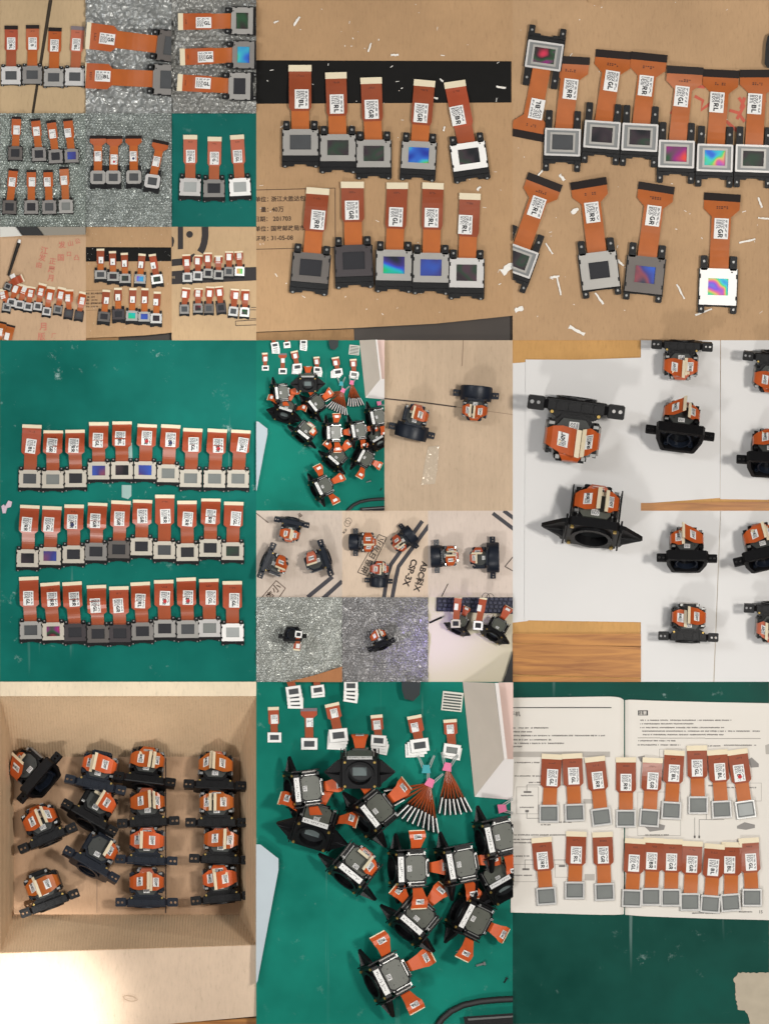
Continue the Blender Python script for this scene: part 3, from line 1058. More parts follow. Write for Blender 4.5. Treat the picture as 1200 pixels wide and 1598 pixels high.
    for i, fl in enumerate(flaps):
        sx = {'L': -1, 'R': 1, 'B': 0, 'l': -1, 'r': 1, 'b': 0}[fl]
        jit = rnd.uniform(-2, 2)
        if mode == 'tent':
            main = (seed % 2 == 0) == (sx < 0)
            rise = rnd.uniform(10, 20) if main else rnd.uniform(4, 12)
            ln = (bx * rnd.uniform(1.0, 1.35) if main else bx * rnd.uniform(0.45, 0.75)) if fl.isupper() else bx * 0.55
            if sx == 0:
                rise = rnd.uniform(2, 5); ln = rnd.uniform(9, 15)
            if sx:
                path = [Vector((sx * (bx + 3.2), -4, 0)), Vector((sx * (bx + 4.0), top - 3, 0)), Vector((sx * (bx + 2.5), top + 2, 0)), Vector((sx * (bx - 2), top + 5.5, 0))]
                end = Vector((sx * (bx - 2 - ln), top + 5.5 + rise, 0))
            else:
                path = [Vector((0, -4, Bz1 - 3.2)), Vector((0, top - 3, Bz1 - 4)), Vector((0, top + 2, Bz1 - 2.5)), Vector((0, top + 5, Bz1 + 1.5))]
                end = Vector((0, top + 5 + rise, Bz1 + 1.5 + ln))
        else:
            out = rnd.uniform(30, 44)
            if sx:
                path = [Vector((sx * (bx + 3.2), -6, 0)), Vector((sx * (bx + 5), top - 8, 0)), Vector((sx * (bx + 8), top, 0)), Vector((sx * (bx + 8 + out * .35), top + 9, 0))]
                end = Vector((sx * (bx + 8 + out * .85), top + 8, -6 * jit * .3))
            else:
                path = [Vector((0, -6, Bz1 - 3.2)), Vector((0, top - 8, Bz1 - 5)), Vector((0, top, Bz1 - 8)), Vector((0, top + 9, Bz1 - 8 - out * .35))]
                end = Vector((jit * 2, top + 7, Bz1 - 8 - out * .85))
        skew = rnd.uniform(-4, 4) if mode == 'tent' else 0.0
        if sx:
            end.z += skew
            for p_ in path:
                p_.z = -28.5 + jit * .3
            end.z += -28.5 + jit
            wdir = Vector((0, 0, sx))
        else:
            wdir = Vector((1, 0, 0))
        a_ = path[-1]
        strip_vec = (end - a_)
        bow = Vector((0, 3.5 if mode == 'splay' else -1.2, 0))
        path += [a_ + strip_vec * 0.33 + bow, a_ + strip_vec * 0.66 + bow, end]
        wds = [15, 15, 15, 20, 25, 25, 25] if mode == 'tent' else [15, 15, 16, 22, 27, 27, 27]
        rb = P('ribbon', fh if sx or mode != 'tent' or rnd.random() < .5 else FLEX['pink'][0])  # pink on some back flaps paints their glare as colour
        ri = len(parts) - 1
        rb.strip([p_ - wdir * w_ / 2 for p_, w_ in zip(path, wds)], [p_ + wdir * w_ / 2 for p_, w_ in zip(path, wds)], 0.5)
        dv = strip_vec.normalized()
        nv = wdir.cross(dv).normalized()
        if nv.y < 0:
            nv = -nv
        cs = P('connector_strip', M_CREAM, ri)
        cs.strip([end - dv * 4 + nv * .5 - wdir * 12.8, end + dv * 0.6 + nv * .5 - wdir * 12.8], [end - dv * 4 + nv * .5 + wdir * 12.8, end + dv * 0.6 + nv * .5 + wdir * 12.8], 1.0)
        st = P('sticker', M_WHITE, ri)
        c0 = a_ + strip_vec * 0.40 + nv * 0.6 + Vector((0, 3.6 if mode == 'splay' else -0.9, 0))
        v_ = wdir
        L_ = 5.2 if mode == 'tent' else 4
        st.strip([c0 - dv * L_ - v_ * 6.5, c0 + dv * L_ - v_ * 6.5], [c0 - dv * L_ + v_ * 6.5, c0 + dv * L_ + v_ * 6.5], 0.4)
        sti = len(parts) - 1
        if kk > 0.45 and codes:
            vs, fs = code_mesh(codes[i % len(codes)])
            cl_ = P('code_letters', M_PRINT, ri)
            cl_.add([c0 + nv * 0.75 + dv * (v.y * 4) + v_ * (v.x * 4 + 3.0) for v in vs], fs)
            sp_ = P('small_print', M_FINE, ri)
            for (xa, xb, ya, yb) in fine_rows(seed + i, 5, 5.5, 7):
                sp_.add([c0 + nv * 0.75 + dv * q_[1] + v_ * (q_[0] - 3) for q_ in ((xa, ya), (xb, ya), (xb, yb), (xa, yb))], [(0, 1, 2, 3)])
    zmin = min(v.z for p_ in parts for v in p_[1].v)
    for p_ in parts:
        for v in p_[1].v:
            v.z -= zmin
    z0 = T.z + zb
    rz = math.radians(rot)
    W = wmat(px, py, z0, rz)
    r = root(name, px, py, z0, rz)
    tag(r, label, 'prism unit', group)
    objs = []
    for nm, mb, m, par in parts:
        pr = r
        if par is not None and objs[par] is not None:
            pr = objs[par]
            if pr.parent is not None and pr.parent.parent is not None:
                pr = pr.parent
        sm = False
        objs.append(mb.build(nm, m, pr, nm == 'hood', T.clip, W))
    return r

# ---------------------------------------------------------------- the patchwork of boards
BASE = -130.0
def board(T, name, m, label=None, top=0.0, bottom=BASE, pts=None):
    pts = pts or rect(0, (T.x1 - T.x0) / T.k, 0, (T.y1 - T.y0) / T.k)
    mb = MB()
    lo = [T.w(a, b, top) for a, b in pts]
    n = len(pts)
    tri = tessellate_polygon([[Vector((p[0], p[1], 0)) for p in pts]])
    vs = [Vector((v.x, v.y, bottom)) for v in lo] + lo
    fs = [tuple(t) for t in tri] + [tuple(i + n for i in t) for t in tri]
    for i in range(n):
        j = (i + 1) % n
        fs.append((i, j, n + j, n + i))
    mb.add(vs, fs)
    o = mb.build(name, m)
    return struct(o, label)

def sheet(T, name, m, pts, z0, z1, label, cat, group=None):
    """a free lying flat thing with its own outline"""
    mb = MB()
    lo = [T.w(a, b, z0) for a, b in pts]; hi = [T.w(a, b, z1) for a, b in pts]
    n = len(pts)
    tri = tessellate_polygon([[Vector((p[0], p[1], 0)) for p in pts]])
    fs = [tuple(t) for t in tri] + [tuple(i + n for i in t) for t in tri]
    for i in range(n):
        j = (i + 1) % n
        fs.append((i, j, n + j, n + i))
    mb.add(lo + hi, fs)
    return tag(mb.build(name, m, clip=T.clip), label, cat, group)

def bubble_wrap(T, pitch, height, res, seed, label, tone=(150, 152, 150), crumple=3.0):
    W_, H_ = T.x1 - T.x0, T.y1 - T.y0
    nx, ny = int(W_ / res), int(H_ / res)
    rnd = random.Random(seed)
    hcache = {}
    def hx(i, j):
        k = (i, j)
        if k not in hcache:
            q = random.Random(i * 7919 + j * 104729 + seed)
            hcache[k] = (q.uniform(0.35, 1.1), q.uniform(-.22, .22), q.uniform(-.22, .22))
        return hcache[k]
    rowh = pitch * 0.866
    vs = []
    for j in range(ny + 1):
        for i in range(nx + 1):
            x, y = W_ * i / nx, H_ * j / ny
            z = crumple * noise.fractal(Vector((x * 0.05 + seed, y * 0.05, 0.3)), 1.0, 2.0, 3)
            wx = x + 2.2 * noise.noise(Vector((x * .06, y * .06, seed)))
            wy = y + 2.2 * noise.noise(Vector((x * .06, y * .06, seed + 9)))
            r0 = int(math.floor(wy / rowh))
            best = 9e9
            for rr in (r0 - 1, r0, r0 + 1, r0 + 2):
                off = (rr % 2) * pitch / 2
                c0 = int(math.floor((wx - off) / pitch))
                for cc in (c0, c0 + 1):
                    h, jx, jy = hx(cc, rr)
                    bx, by = cc * pitch + off + jx * pitch * .4, rr * rowh + jy * pitch * .4
                    d2 = (wx - bx) ** 2 + (wy - by) ** 2
                    if d2 < best:
                        best = d2; bh = h
            q = best / (pitch * 0.47) ** 2
            if q < 1:
                z += height * bh * math.sqrt(1 - q) * 1.15
            z += 0.8 * noise.noise(Vector((x * .45, y * .45, seed + 3)))
            p = wpos(T.x0 + x, T.y0 + y, 0) / S
            vs.append(Vector((p.x, p.y, z + 2)))
    fs = []
    m1 = nx + 1
    for j in range(ny):
        for i in range(nx):
            a = j * m1 + i
            fs.append((a, a + m1, a + m1 + 1, a + 1))
    mb = MB(); mb.add(vs, fs)
    m = mat('bubble_%d' % seed, tuple(min(255, c + 4) for c in tone), rough=0.30, metal=0.35, spec=0.7, var=0.3, vscale=40)
    o = mb.build('bubble_wrap', m, smooth=True)
    struct(o, label)
    under = board(T, 'board', mat('under_grey', (90, 95, 92), 0.7), top=-6)
    T.z = crumple * 0.8 + height * 0.9 + 2.5
    return o

# the table below everything
tb = MB(); tb.box(-3000, 3000, -3000, 3000, -170, -130.5)
struct(tb.build('table', wood('table_wood', (150, 104, 66), (104, 66, 40))), 'large wooden table carrying all the boards')

PAPER = mat('paper_white', (217, 215, 213), 0.7, var=0.03, vscale=12, bump=0.25, bscale=14)
SCRAP = mat('scrap_white', (238, 234, 226), 0.7)

def scrap_shape(rnd, x, y, ln, wd, ang):
    n = 5
    pts = []
    c, s_ = math.cos(ang), math.sin(ang)
    up = [(-ln / 2 + ln * i / n, wd / 2 * rnd.uniform(.5, 1.2)) for i in range(n + 1)]
    dn = [(ln / 2 - ln * i / n, -wd / 2 * rnd.uniform(.5, 1.2)) for i in range(n + 1)]
    for a, b in up + dn:
        pts.append((x + a * c - b * s_, y + a * s_ + b * c))
    return pts

def scraps(T, big, n_small, seed, label_small, avoid=None, region=None):
    rnd = random.Random(seed)
    for (x, y, ln, wd, ang, lab) in big:
        mb = MB()
        pts = scrap_shape(rnd, x, y, ln, wd, math.radians(-ang))
        n = len(pts)
        z = [0.4 + 1.5 * math.sin(3.14 * (i % (n // 2)) / (n // 2)) for i in range(n)]
        lo = [T.w(a, b, 0.3 + zz * .6) for (a, b), zz in zip(pts, z)]
        hi = [T.w(a, b, 0.9 + zz) for (a, b), zz in zip(pts, z)]
        tri = tessellate_polygon([[Vector((p[0], p[1], 0)) for p in pts]])
        fs = [tuple(t) for t in tri] + [tuple(i + n for i in t) for t in tri] + [(i, (i + 1) % n, n + (i + 1) % n, n + i) for i in range(n)]
        mb.add(lo + hi, fs)
        tag(mb.build('paper_scrap', SCRAP, clip=T.clip), lab, 'paper scrap', 'white scraps on cardboard')
    mb = MB()
    W_, H_ = (T.x1 - T.x0) / T.k, (T.y1 - T.y0) / T.k
    reg = region or (0, W_, 0, H_ * 0.93)
    for i in range(n_small):
        x, y = rnd.uniform(reg[0] + 3, reg[1] - 3), rnd.uniform(reg[2] + 2, reg[3])
        ln = rnd.choice([1.2, 1.6, 2, 2.5, 3, 4.5, 6])
        pts = scrap_shape(rnd, x, y, ln, rnd.uniform(0.6, 1.6), rnd.uniform(0, 6.28))
        n = len(pts)
        tri = tessellate_polygon([[Vector((p[0], p[1], 0)) for p in pts]])
        lo = [T.w(a, b, 0.1) for a, b in pts]; hi = [T.w(a, b, 1.0) for a, b in pts]
        mb.add(lo + hi, [tuple(i + n for i in t) for t in tri] + [(i, (i + 1) % n, n + (i + 1) % n, n + i) for i in range(n)])
    if mb.v:
        tag(mb.build('paper_crumbs', SCRAP, clip=T.clip), label_small, 'paper crumbs', kind='stuff')

# ================================================================ top left: nine small boards
# --- cardboard with a dark gap
T = Tile(0, 0, 134, 177)
b = board(T, 'cardboard', cardboard('card_a1', (192, 166, 130)), 'two cardboard flaps with a dark diagonal gap', top=-3)
fl1 = sheet(T, 'cardboard_flap', cardboard('card_a1', (0, 0, 0)), [(0, 0), (76, 0), (49, 177), (0, 177)], -2.9, 0, 'left cardboard flap beside the dark diagonal gap', 'cardboard flap')
fl2 = sheet(T, 'cardboard_flap', cardboard('card_a1', (0, 0, 0)), [(82, 0), (134, 0), (134, 177), (53, 177)], -2.9, 0, 'right cardboard flap beside the dark diagonal gap', 'cardboard flap')
print_poly(T, [(76, 0), (82, 0), (53, 177), (49, 177)], mat('gap_dark', (54, 44, 32), 0.8, var=0.3, vscale=300), b, 'gap_shadow_floor', z=-2.5)
for i, (pl, cn, lb, tn, cm_, fxx) in enumerate([((17.5, 118), (17.7, 43), (17.5, 68), 'bright', 'black', 'red'), ((50.5, 117), (51, 42), (51, 68), 'grey', 'black', 'amber'),
                                     ((84, 121), (86, 46), (85, 71), 'mid', 'black', 'amber'), ((117, 120), (121.5, 44), (119, 69.5), 'bright', 'grey', 'pink')]):
    panel(T, pl, cn, lb, 'lcd panel with dark-ended ribbon, %s from left across the gapped cardboard flaps' % ORD[i], code='BL', pw=30.5, ph=28, cw=21, cl=6, neck=15.5, lw=13, lh=19,
          tone=tn, screen='mid', fx=fxx, cm=cm_, bot=1.5, ear=3.5, earb=1.2, group='panels on the gapped cardboard', win=(.58, .48))
# --- bubble wrap, two big panels cut off at the right
T = Tile(134, 0, 268, 177)
bubble_wrap(T, 13, 4.2, 0.9, 11, 'shiny bubble wrap with large round bubbles', (158, 160, 158), 5)
panel(T, (137, 73), (4, 56), (33.5, 61), 'lcd panel at the right edge, upper of two with ribbons lying left over bubble wrap', code='GR', pw=48, ph=52, cw=42, cl=7, neck=27, lw=17, lh=24, base=90, rot=-7,
      tone='dark', screen='mid', fx='amber', bot=6, ear=9, group='large panels on bubble wrap', conn_rot=85)
panel(T, (131, 125), (-3, 118), (26.6, 119), 'lcd panel at the right edge, lower of two with ribbons lying left over bubble wrap', code='BL', pw=47, ph=52, cw=41, cl=7, neck=26, lw=17, lh=24, base=90, rot=-2,
      tone='grey', screen='mid', fx='amber', bot=6, ear=9, group='large panels on bubble wrap')
# --- bubble wrap, three panels lying left
T = Tile(268, 0, 400, 177)
bubble_wrap(T, 8.5, 3.2, 0.8, 12, 'crumpled bubble wrap with a green rim', (150, 150, 146), 6)
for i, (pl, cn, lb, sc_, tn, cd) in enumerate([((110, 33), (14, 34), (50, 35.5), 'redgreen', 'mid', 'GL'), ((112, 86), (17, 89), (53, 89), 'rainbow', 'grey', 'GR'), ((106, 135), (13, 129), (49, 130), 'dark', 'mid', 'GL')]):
    panel(T, pl, cn, lb, '%s lcd panel of three on bubble wrap, cream-ended ribbon lying left' % ['topmost', 'middle', 'lowest'][i], code=cd, pw=42, ph=34, cw=26.5, cl=8, neck=24, lw=17, lh=24, base=90, rot=-1,
          tone=tn, screen=sc_, fx='amber', bot=5, ear=10, group='three panels on bubble wrap', win=(.6, .55))
# --- bubble wrap, eight small panels
T = Tile(0, 177, 134, 354)
bubble_wrap(T, 5.2, 2.0, 0.7, 13, 'fine bubble wrap under two rows of panels', (140, 148, 142), 3)
D8 = [((24, 62), (26, 7), (26, 26)), ((61, 63.6), (55.5, 10), (57, 28)), ((87, 67), (80, 13), (82, 32)), ((112, 66), (106, 10), (106, 30.5)),
      ((15, 146), (21, 88), (19, 107)), ((49, 146), (49, 90), (50, 107)), ((77, 146), (75, 90), (74, 107)), ((103, 145), (100, 85), (100, 104.5))]
for i, (pl, cn, lb) in enumerate(D8):
    panel(T, pl, cn, lb, 'small lcd panel on fine bubble wrap, %s from left in the %s row of four' % (ORD[i % 4], 'upper' if i < 4 else 'lower'), code='', pw=22, ph=21.5, cw=15, cl=3.6, neck=11.5, lw=10, lh=14,
          tone=['dark', 'grey', 'grey', 'grey', 'dark', 'grey', 'grey', 'mid'][i], screen=['dark', 'dark', 'dark', 'blue', 'dark', 'dark', 'mid', 'grey'][i], fx='amber' if i != 7 else 'orange', cm='black', bot=1.5,
          ear=3 if i > 3 else 1, earb=0.8, detail=False, group='small panels on fine bubble wrap', marking=False)
# --- bubble wrap, four tee headed panels
T = Tile(134, 177, 268, 354)
bubble_wrap(T, 5.2, 2.0, 0.7, 14, 'grey bubble wrap under four tee-headed panels', (138, 144, 140), 3)
for i, (pl, cn, lb, dt, tn) in enumerate([((19, 100), (19, 37), (19, 67), None, 'mid'), ((43, 100), (44.5, 37.5), (44, 72), 'red', 'mid'), ((75, 99.5), (74.5, 37), (74, 67), 'navy', 'mid'), ((104, 106), (117, 45), (110, 75), None, 'bright')]):
    panel(T, pl, cn, lb, 'round-cornered lcd panel with wide black ribbon head, %s of four on bubble wrap' % ORD[i], code='', pw=23.5, ph=21, cw=26, cl=5, neck=13, lw=10.5, lh=15.5, rot=-8 if i == 3 else 0,
          style='rounded', tone=tn, screen='mid', fx='amber', cm='black', head='tee', bot=7.5, ear=8, earb=0.5, dot=dt, detail=False, group='tee-headed panels on bubble wrap', marking=False, conn_rot=-12 if i == 3 else 0)
# --- green mat, three panels
T = Tile(268, 177, 400, 354)
board(T, 'green_mat', greenmat('mat_b3', (10, 98, 90), 0.2), 'dark green work mat with three panels')
for i, (pl, cn, lb, tn, sc_) in enumerate([((29, 115), (29, 37), (29.5, 67), 'bright', 'pale'), ((66, 117), (67, 40), (66.7, 70), 'grey', 'dark'), ((106.6, 115), (102, 37), (103, 67), 'white', 'pale')]):
    panel(T, pl, cn, lb, '%s of three cream-ended lcd panels on the small green mat' % ['leftmost', 'middle', 'rightmost'][i], code='GL', pw=33, ph=27.5, cw=22, cl=7, neck=16, lw=14, lh=20, tone=tn, screen=sc_, fx='pink', bot=7, ear=7, earb=0.8,
          group='three panels on small green mat', rot=[-2, 0, 3][i])
# --- cardboard with red print and a diagonal row of panels
T = Tile(0, 354, 134, 531)
board(T, 'cardboard', cardboard('card_c1', (196, 164, 132)), 'brown cardboard with red printed characters')
q = 8.955
crd = bpy.data.objects['cardboard.001'] if 'cardboard.001' in bpy.data.objects else b
RP = mat('print_red', (194, 118, 98), 0.75, var=0.25, vscale=200)
for (tx, xx, yy, sz, an) in [('江', 620, 330, 110, -0.15), ('发', 590, 430, 100, -0.15), ('由', 545, 530, 90, -0.15), ('正', 735, 480, 95, -0.15), ('展', 720, 600, 100, -0.15), ('月', 705, 715, 100, -0.1),
                             ('发', 865, 250, 100, 0.1), ('国', 850, 430, 100, 0), ('山', 985, 230, 85, 0.2), ('口', 965, 380, 75, 0), ('凸', 1070, 430, 85, 0), ('公', 1085, 200, 80, 0.2),
                             ('月', 600, 1395, 120, 0), ('版', 580, 1530, 110, 0), ('厂', 750, 1520, 70, 0)]:
    print_text(T, tx, xx / q, yy / q, sz / q, an, RP, crd)
cr1 = sheet(T, 'white_tray', mat('tray_white', (214, 212, 204), 0.5), [(0, 0), (25, 0), (35, 14), (0, 16)], 0.5, 9, 'white tray corner at the back of the red-printed cardboard', 'tray')
sheet(T, 'black_case', mat('case_black', (24, 23, 22), 0.45), [(25.5, 0), (58, 0), (68, 13.5), (36, 13.5)], 0.5, 14, 'black case edge beside the white tray', 'case')
sheet(T, 'grey_box', mat('box_grey', (140, 134, 122), 0.5), [(58.5, 0), (134, 0), (134, 12), (69, 13.5)], 0.5, 12, 'grey machine edge behind the red-printed cardboard', 'machine')
pn = root('marker_pen', T.x0 + 21, T.y0 + 50, T.z)
tag(pn, 'slim black pen with a white cap lying on the red-printed cardboard', 'pen')
oP = wpos(T.x0 + 21, T.y0 + 50) / S
def rel(T, x, y, z, o):
    v = T.w(x, y, z); return Vector((v.x - o.x, v.y - o.y, v.z - T.z))
MB().tube([rel(T, 29.4, 25, 3.2, oP), rel(T, 13, 76, 2.4, oP)], [3.0, 2.0], 10).build('barrel', mat('pen_black', (34, 30, 26), 0.3), pn)
MB().tube([rel(T, 31, 20, 3.4, oP), rel(T, 29.4, 25, 3.2, oP)], [2.2, 2.8], 10).build('cap', M_WHITE, pn)
C1 = [((160, 1055), (215, 870), (255, 800)), ((275, 1085), (335, 885), (365, 840)), ((395, 1115), (428, 930), (440, 852)), ((530, 1110), (572, 910), (598, 808)), ((655, 1180), (697, 970), (715, 852)),
      ((810, 1155), (850, 955), (865, 862)), ((960, 1210), (950, 995), (970, 892)), ((1105, 1235), (1150, 1035), (1165, 925)), ((95, 1120), (40, 955), (45, 880))]
for i, (pl, lb, cn) in enumerate(C1):
    nm = 'small lcd panel, %s from left in the slanting row below the red print' % ORD[i] if i < 8 else 'small lcd panel at the far left, below the slanting row beside the pen'
    panel(T, (pl[0] / q, pl[1] / q), (cn[0] / q, cn[1] / q), (lb[0] / q, lb[1] / q), nm, code='', pw=13.5, ph=12.5, cw=13, cl=4, neck=8.5, lw=7, lh=11, rot=-8,
          tone=['bright', 'bright', 'bright', 'bright', 'bright', 'grey', 'black', 'black', 'mid'][i], screen='mid', fx='vivid', bot=3.5, ear=2, earb=.5, detail=False, group='slanting row of small panels', marking=False, hump=4, zb=0.02 * i)
panel(T, (12.5, 93), (35, 80), (20, 77), 'small lcd panel whose ribbon points right at the foot of the pen', code='', pw=11, ph=10, cw=12, cl=3, neck=8, lw=6, lh=8, tone='grey', screen='dark', fx='red', bot=2, ear=1, earb=.3, detail=False, marking=False, zb=3, hump=3)
panel(T, (-4, 186), (4, 150), (1, 164), 'brown ribbon cut off at the bottom left corner of the red-printed cardboard', code='', pw=14, ph=13, cw=13, cl=4, neck=10, lw=6, lh=11, cm='black', fx='orange', detail=False, marking=False, hump=3)
panel(T, (8, 192), (17, 155), (11, 171), 'brown ribbon with dark end, bottom left of the red-printed cardboard', code='', pw=14, ph=13, cw=14, cl=4, neck=11, lw=7, lh=11, cm='black', fx='orange', detail=False, marking=False, hump=4)

# ---------------------------------------------------------------- cardboard with black band, built twice (large and third size)
DP_ = [((69, 222.5), (68.3, 106.7), (71, 155), 'BL', 55, 41, 'mid', 'mid', 0, 'brown', None), ((127.5, 231), (124.3, 118), (125.7, 162.7), 'RL', 55, 42, 'mid', 'dim', 0, 'brown', None),
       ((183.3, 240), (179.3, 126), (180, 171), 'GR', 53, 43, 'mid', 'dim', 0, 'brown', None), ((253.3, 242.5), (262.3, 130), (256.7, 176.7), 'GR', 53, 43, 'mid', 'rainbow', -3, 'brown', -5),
       ((331.7, 244), (310, 131.7), (314, 180.7), 'BR', 54, 42, 'white', 'dim', 8, 'red', 8),
       ((85, 418), (96, 298.3), (96, 343.3), 'RR', 57, 46, 'dark', 'dark', -5, 'brown', -4), ((152, 407), (150, 288.7), (149.3, 328.3), 'GR', 57, 49, 'black', 'dark', 2, 'brown', 0),
       ((214.7, 414), (220, 290), (217.7, 338.7), 'GL', 55, 48, 'mid', 'greenblue', -1, 'brown', 0), ((272.5, 418), (275.7, 290.3), (273.3, 340), 'RL', 55, 46, 'mid', 'blue', -1, 'brown', -2),
       ((328, 426), (333.3, 306.7), (326, 350.7), 'RL', 53, 46, 'bright', 'dim', -1, 'brown', -2)]
def band_tile(T, phrase, big):
    floor = board(T, 'floor', mat('floor_dark', (58, 50, 44), 0.35, var=0.4, vscale=14), 'dark floor beyond the cardboard edge, %s' % phrase, top=-9)
    cb = MB()
    pts = [(0, 0), (400, 0), (400, 492.6), (280, 505), (150, 512), (0, 518)]
    o = sheet(T, 'cardboard', cardboard('card_d', (180, 145, 108)), pts, -4, 0, 'kraft cardboard sheet with printed black band, %s' % phrase, None)
    struct(o)
    sheet(T, 'cardboard_flap', cardboard('card_d2', (150, 116, 80)), [(0, 519), (152, 513.5), (153, 535), (0, 535)], -8.8, -5, 'darker cardboard flap under the lower edge, %s' % phrase, 'cardboard flap')
    print_poly(T, [(0, 94), (398, 95.5), (398, 160), (0, 162)], mat('band_black', (22, 21, 20), 0.7, spec=0.15, var=0.2, vscale=60), o, 'printed_band')
    ink = mat('ink_brown', (66, 48, 38), 0.8)
    for (a, b_) in (((0, 296.5), (123, 293.5)), ((0, 389), (123.5, 386)), ((123, 293), (123.5, 387))):
        print_poly(T, stroke([a, b_], 1.0), ink, o, 'printed_rule')
    for (tx, x_, y_) in (('单位：', -2, 311), ('浙江大胜达包装', 23, 310.5), ('量：', 7, 327), ('40万', 24, 327), ('日期：', -2, 342), ('201703', 26, 341.5), ('单位：', -2, 357), ('国家邮政局市场', 23, 356.5), ('证号：', -2, 372.5), ('31-05-08', 23, 371.5)):
        print_text(T, tx, x_, y_, 9.0 if not tx[0].isdigit() else 9.6, 0.02, ink, o, left=True)
    for i, (pl, cn, lb, cd, pw_, ph_, tn, sc_, rt, fxx, cr) in enumerate(DP_):
        nm = 'lcd panel with %s sticker, %s from left, %s row of the %s black-banded cardboard' % (cd, ORD[i % 5], 'upper' if i < 5 else 'lower', phrase.split()[-1])
        panel(T, pl, cn, lb, nm, code=cd, pw=pw_, ph=ph_, cw=36 if i in (0, 5, 6) else 33.5, cl=10, neck=27.5, lw=21.5, lh=30, rot=rt, tone=tn, screen=sc_, fx=fxx, bot=17, ear=13, earb=1.5,
              group='panels on %s black-banded cardboard' % phrase.split()[-1], conn_rot=cr, detail=big, hump=3, marking=big)
    bigs = [(63, 33, 17, 3.4, 58, 'long white paper sliver upper left above the black band'), (177, 74, 15, 3, 70, 'forked white paper sliver above the middle of the black band'), (216, 86, 12, 3.6, 0, 'flat white paper piece just above the black band'),
            (382, 136, 15, 3.6, -8, 'white paper sliver on the black band at the right'), (293, 201, 8, 3, 80, 'white paper bit between the third and fourth upper panels'), (31, 34, 8, 3, 25, 'small white paper bit left of the long sliver'),
            (392, 419, 22, 11, 35, 'torn white paper corner at the right of the lower row'), (289, 125, 7, 3, -40, 'white paper bit on the black band beside the fifth ribbon'), (347, 294, 8, 4, 50, 'white paper bit above the last lower ribbon'),
            (279, 153, 9, 3, -15, 'white paper bit between fourth and fifth ribbons on the black band')]
    scraps(T, bigs if big else [], 70, 5, 'tiny white paper crumbs strewn over the %s black-banded cardboard' % phrase.split()[-1])
T = Tile(134, 354, 268, 531, 0.335)
band_tile(T, 'small', False)
T = Tile(400, 0, 800, 531)
band_tile(T, 'large', True)

# --- cardboard with a partial logo print and twelve panels
T = Tile(268, 354, 400, 531)
o = board(T, 'cardboard', cardboard('card_c3', (190, 160, 124)), 'cardboard with thick black printed logo and band')
inkb = mat('ink_black', (44, 38, 38), 0.75)
def qs(pts): return [(a / q, b_ / q) for a, b_ in pts]
print_poly(T, qs([(0, 620), (400, 592), (800, 575), (1185, 560), (1185, 748), (800, 765), (400, 785), (0, 803)]), inkb, o, 'printed_band')
print_poly(T, qs([(85, 0), (160, 0), (160, 310), (85, 315)]), inkb, o, 'printed_logo')
print_poly(T, circ(250 / q, 105 / q, 5.3, 16), inkb, o, 'printed_logo')
print_poly(T, qs(stroke([(465, 0), (468, 120), (455, 220), (430, 300), (395, 355)], 95)), inkb, o, 'printed_logo')
print_poly(T, qs([(0, 130), (25, 150), (38, 200), (20, 270), (0, 290)]), inkb, o, 'printed_logo')
print_poly(T, qs([(0, 455), (150, 440), (150, 535), (0, 550)]), inkb, o, 'printed_logo')
print_poly(T, qs([(255, 400), (310, 370), (330, 385), (290, 430), (290, 490), (255, 495)]), inkb, o, 'printed_logo')
for (a, b_) in (((890, 1318), (895, 1380)), ((890, 1318), (1185, 1300)), ((895, 1380), (1185, 1370)), ((1100, 1160), (1180, 1160)), ((1100, 1285), (1180, 1280)), ((1110, 1125), (1180, 1125))):
    print_poly(T, qs(stroke([a, b_], 9)), inkb, o, 'printed_rule')
print_text(T, '98', 22 / q, 706 / q, 5.5, 0.05, mat('ink_gap', (150, 130, 104), 0.8), o, z=0.5)
C3 = [((220, 705), (213, 500), (205, 395)), ((365, 685), (360, 480), (375, 405)), ((510, 650), (503, 448), (505, 370)), ((655, 670), (650, 462), (655, 412)), ((800, 625), (800, 422), (805, 352)), ((950, 620), (945, 412), (935, 350)),
      ((178, 1150), (180, 945), (205, 860)), ((368, 1135), (368, 930), (378, 868)), ((520, 1140), (528, 933), (537, 845)), ((690, 1130), (668, 920), (660, 840)), ((862, 1180), (897, 963), (885, 878)), ((1020, 1190), (1040, 980), (1030, 885))]
for i, (pl, lb, cn) in enumerate(C3):
    panel(T, (pl[0] / q, pl[1] / q), (cn[0] / q, cn[1] / q), (lb[0] / q, lb[1] / q), 'small lcd panel, %s from left in the %s row over the logo-printed cardboard' % (ORD[i % 6], 'upper' if i < 6 else 'lower'),
          code='', pw=15, ph=14.5, cw=13, cl=2.5, neck=9, lw=7, lh=10, tone=['bright', 'bright', 'mid', 'mid', 'grey', 'white', 'grey', 'grey', 'dark', 'black', 'bright', 'white'][i],
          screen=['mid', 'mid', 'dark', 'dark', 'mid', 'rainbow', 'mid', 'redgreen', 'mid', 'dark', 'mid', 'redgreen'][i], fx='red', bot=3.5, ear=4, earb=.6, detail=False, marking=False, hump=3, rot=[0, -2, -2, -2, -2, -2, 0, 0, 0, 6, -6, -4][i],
          group='small panels on logo cardboard')

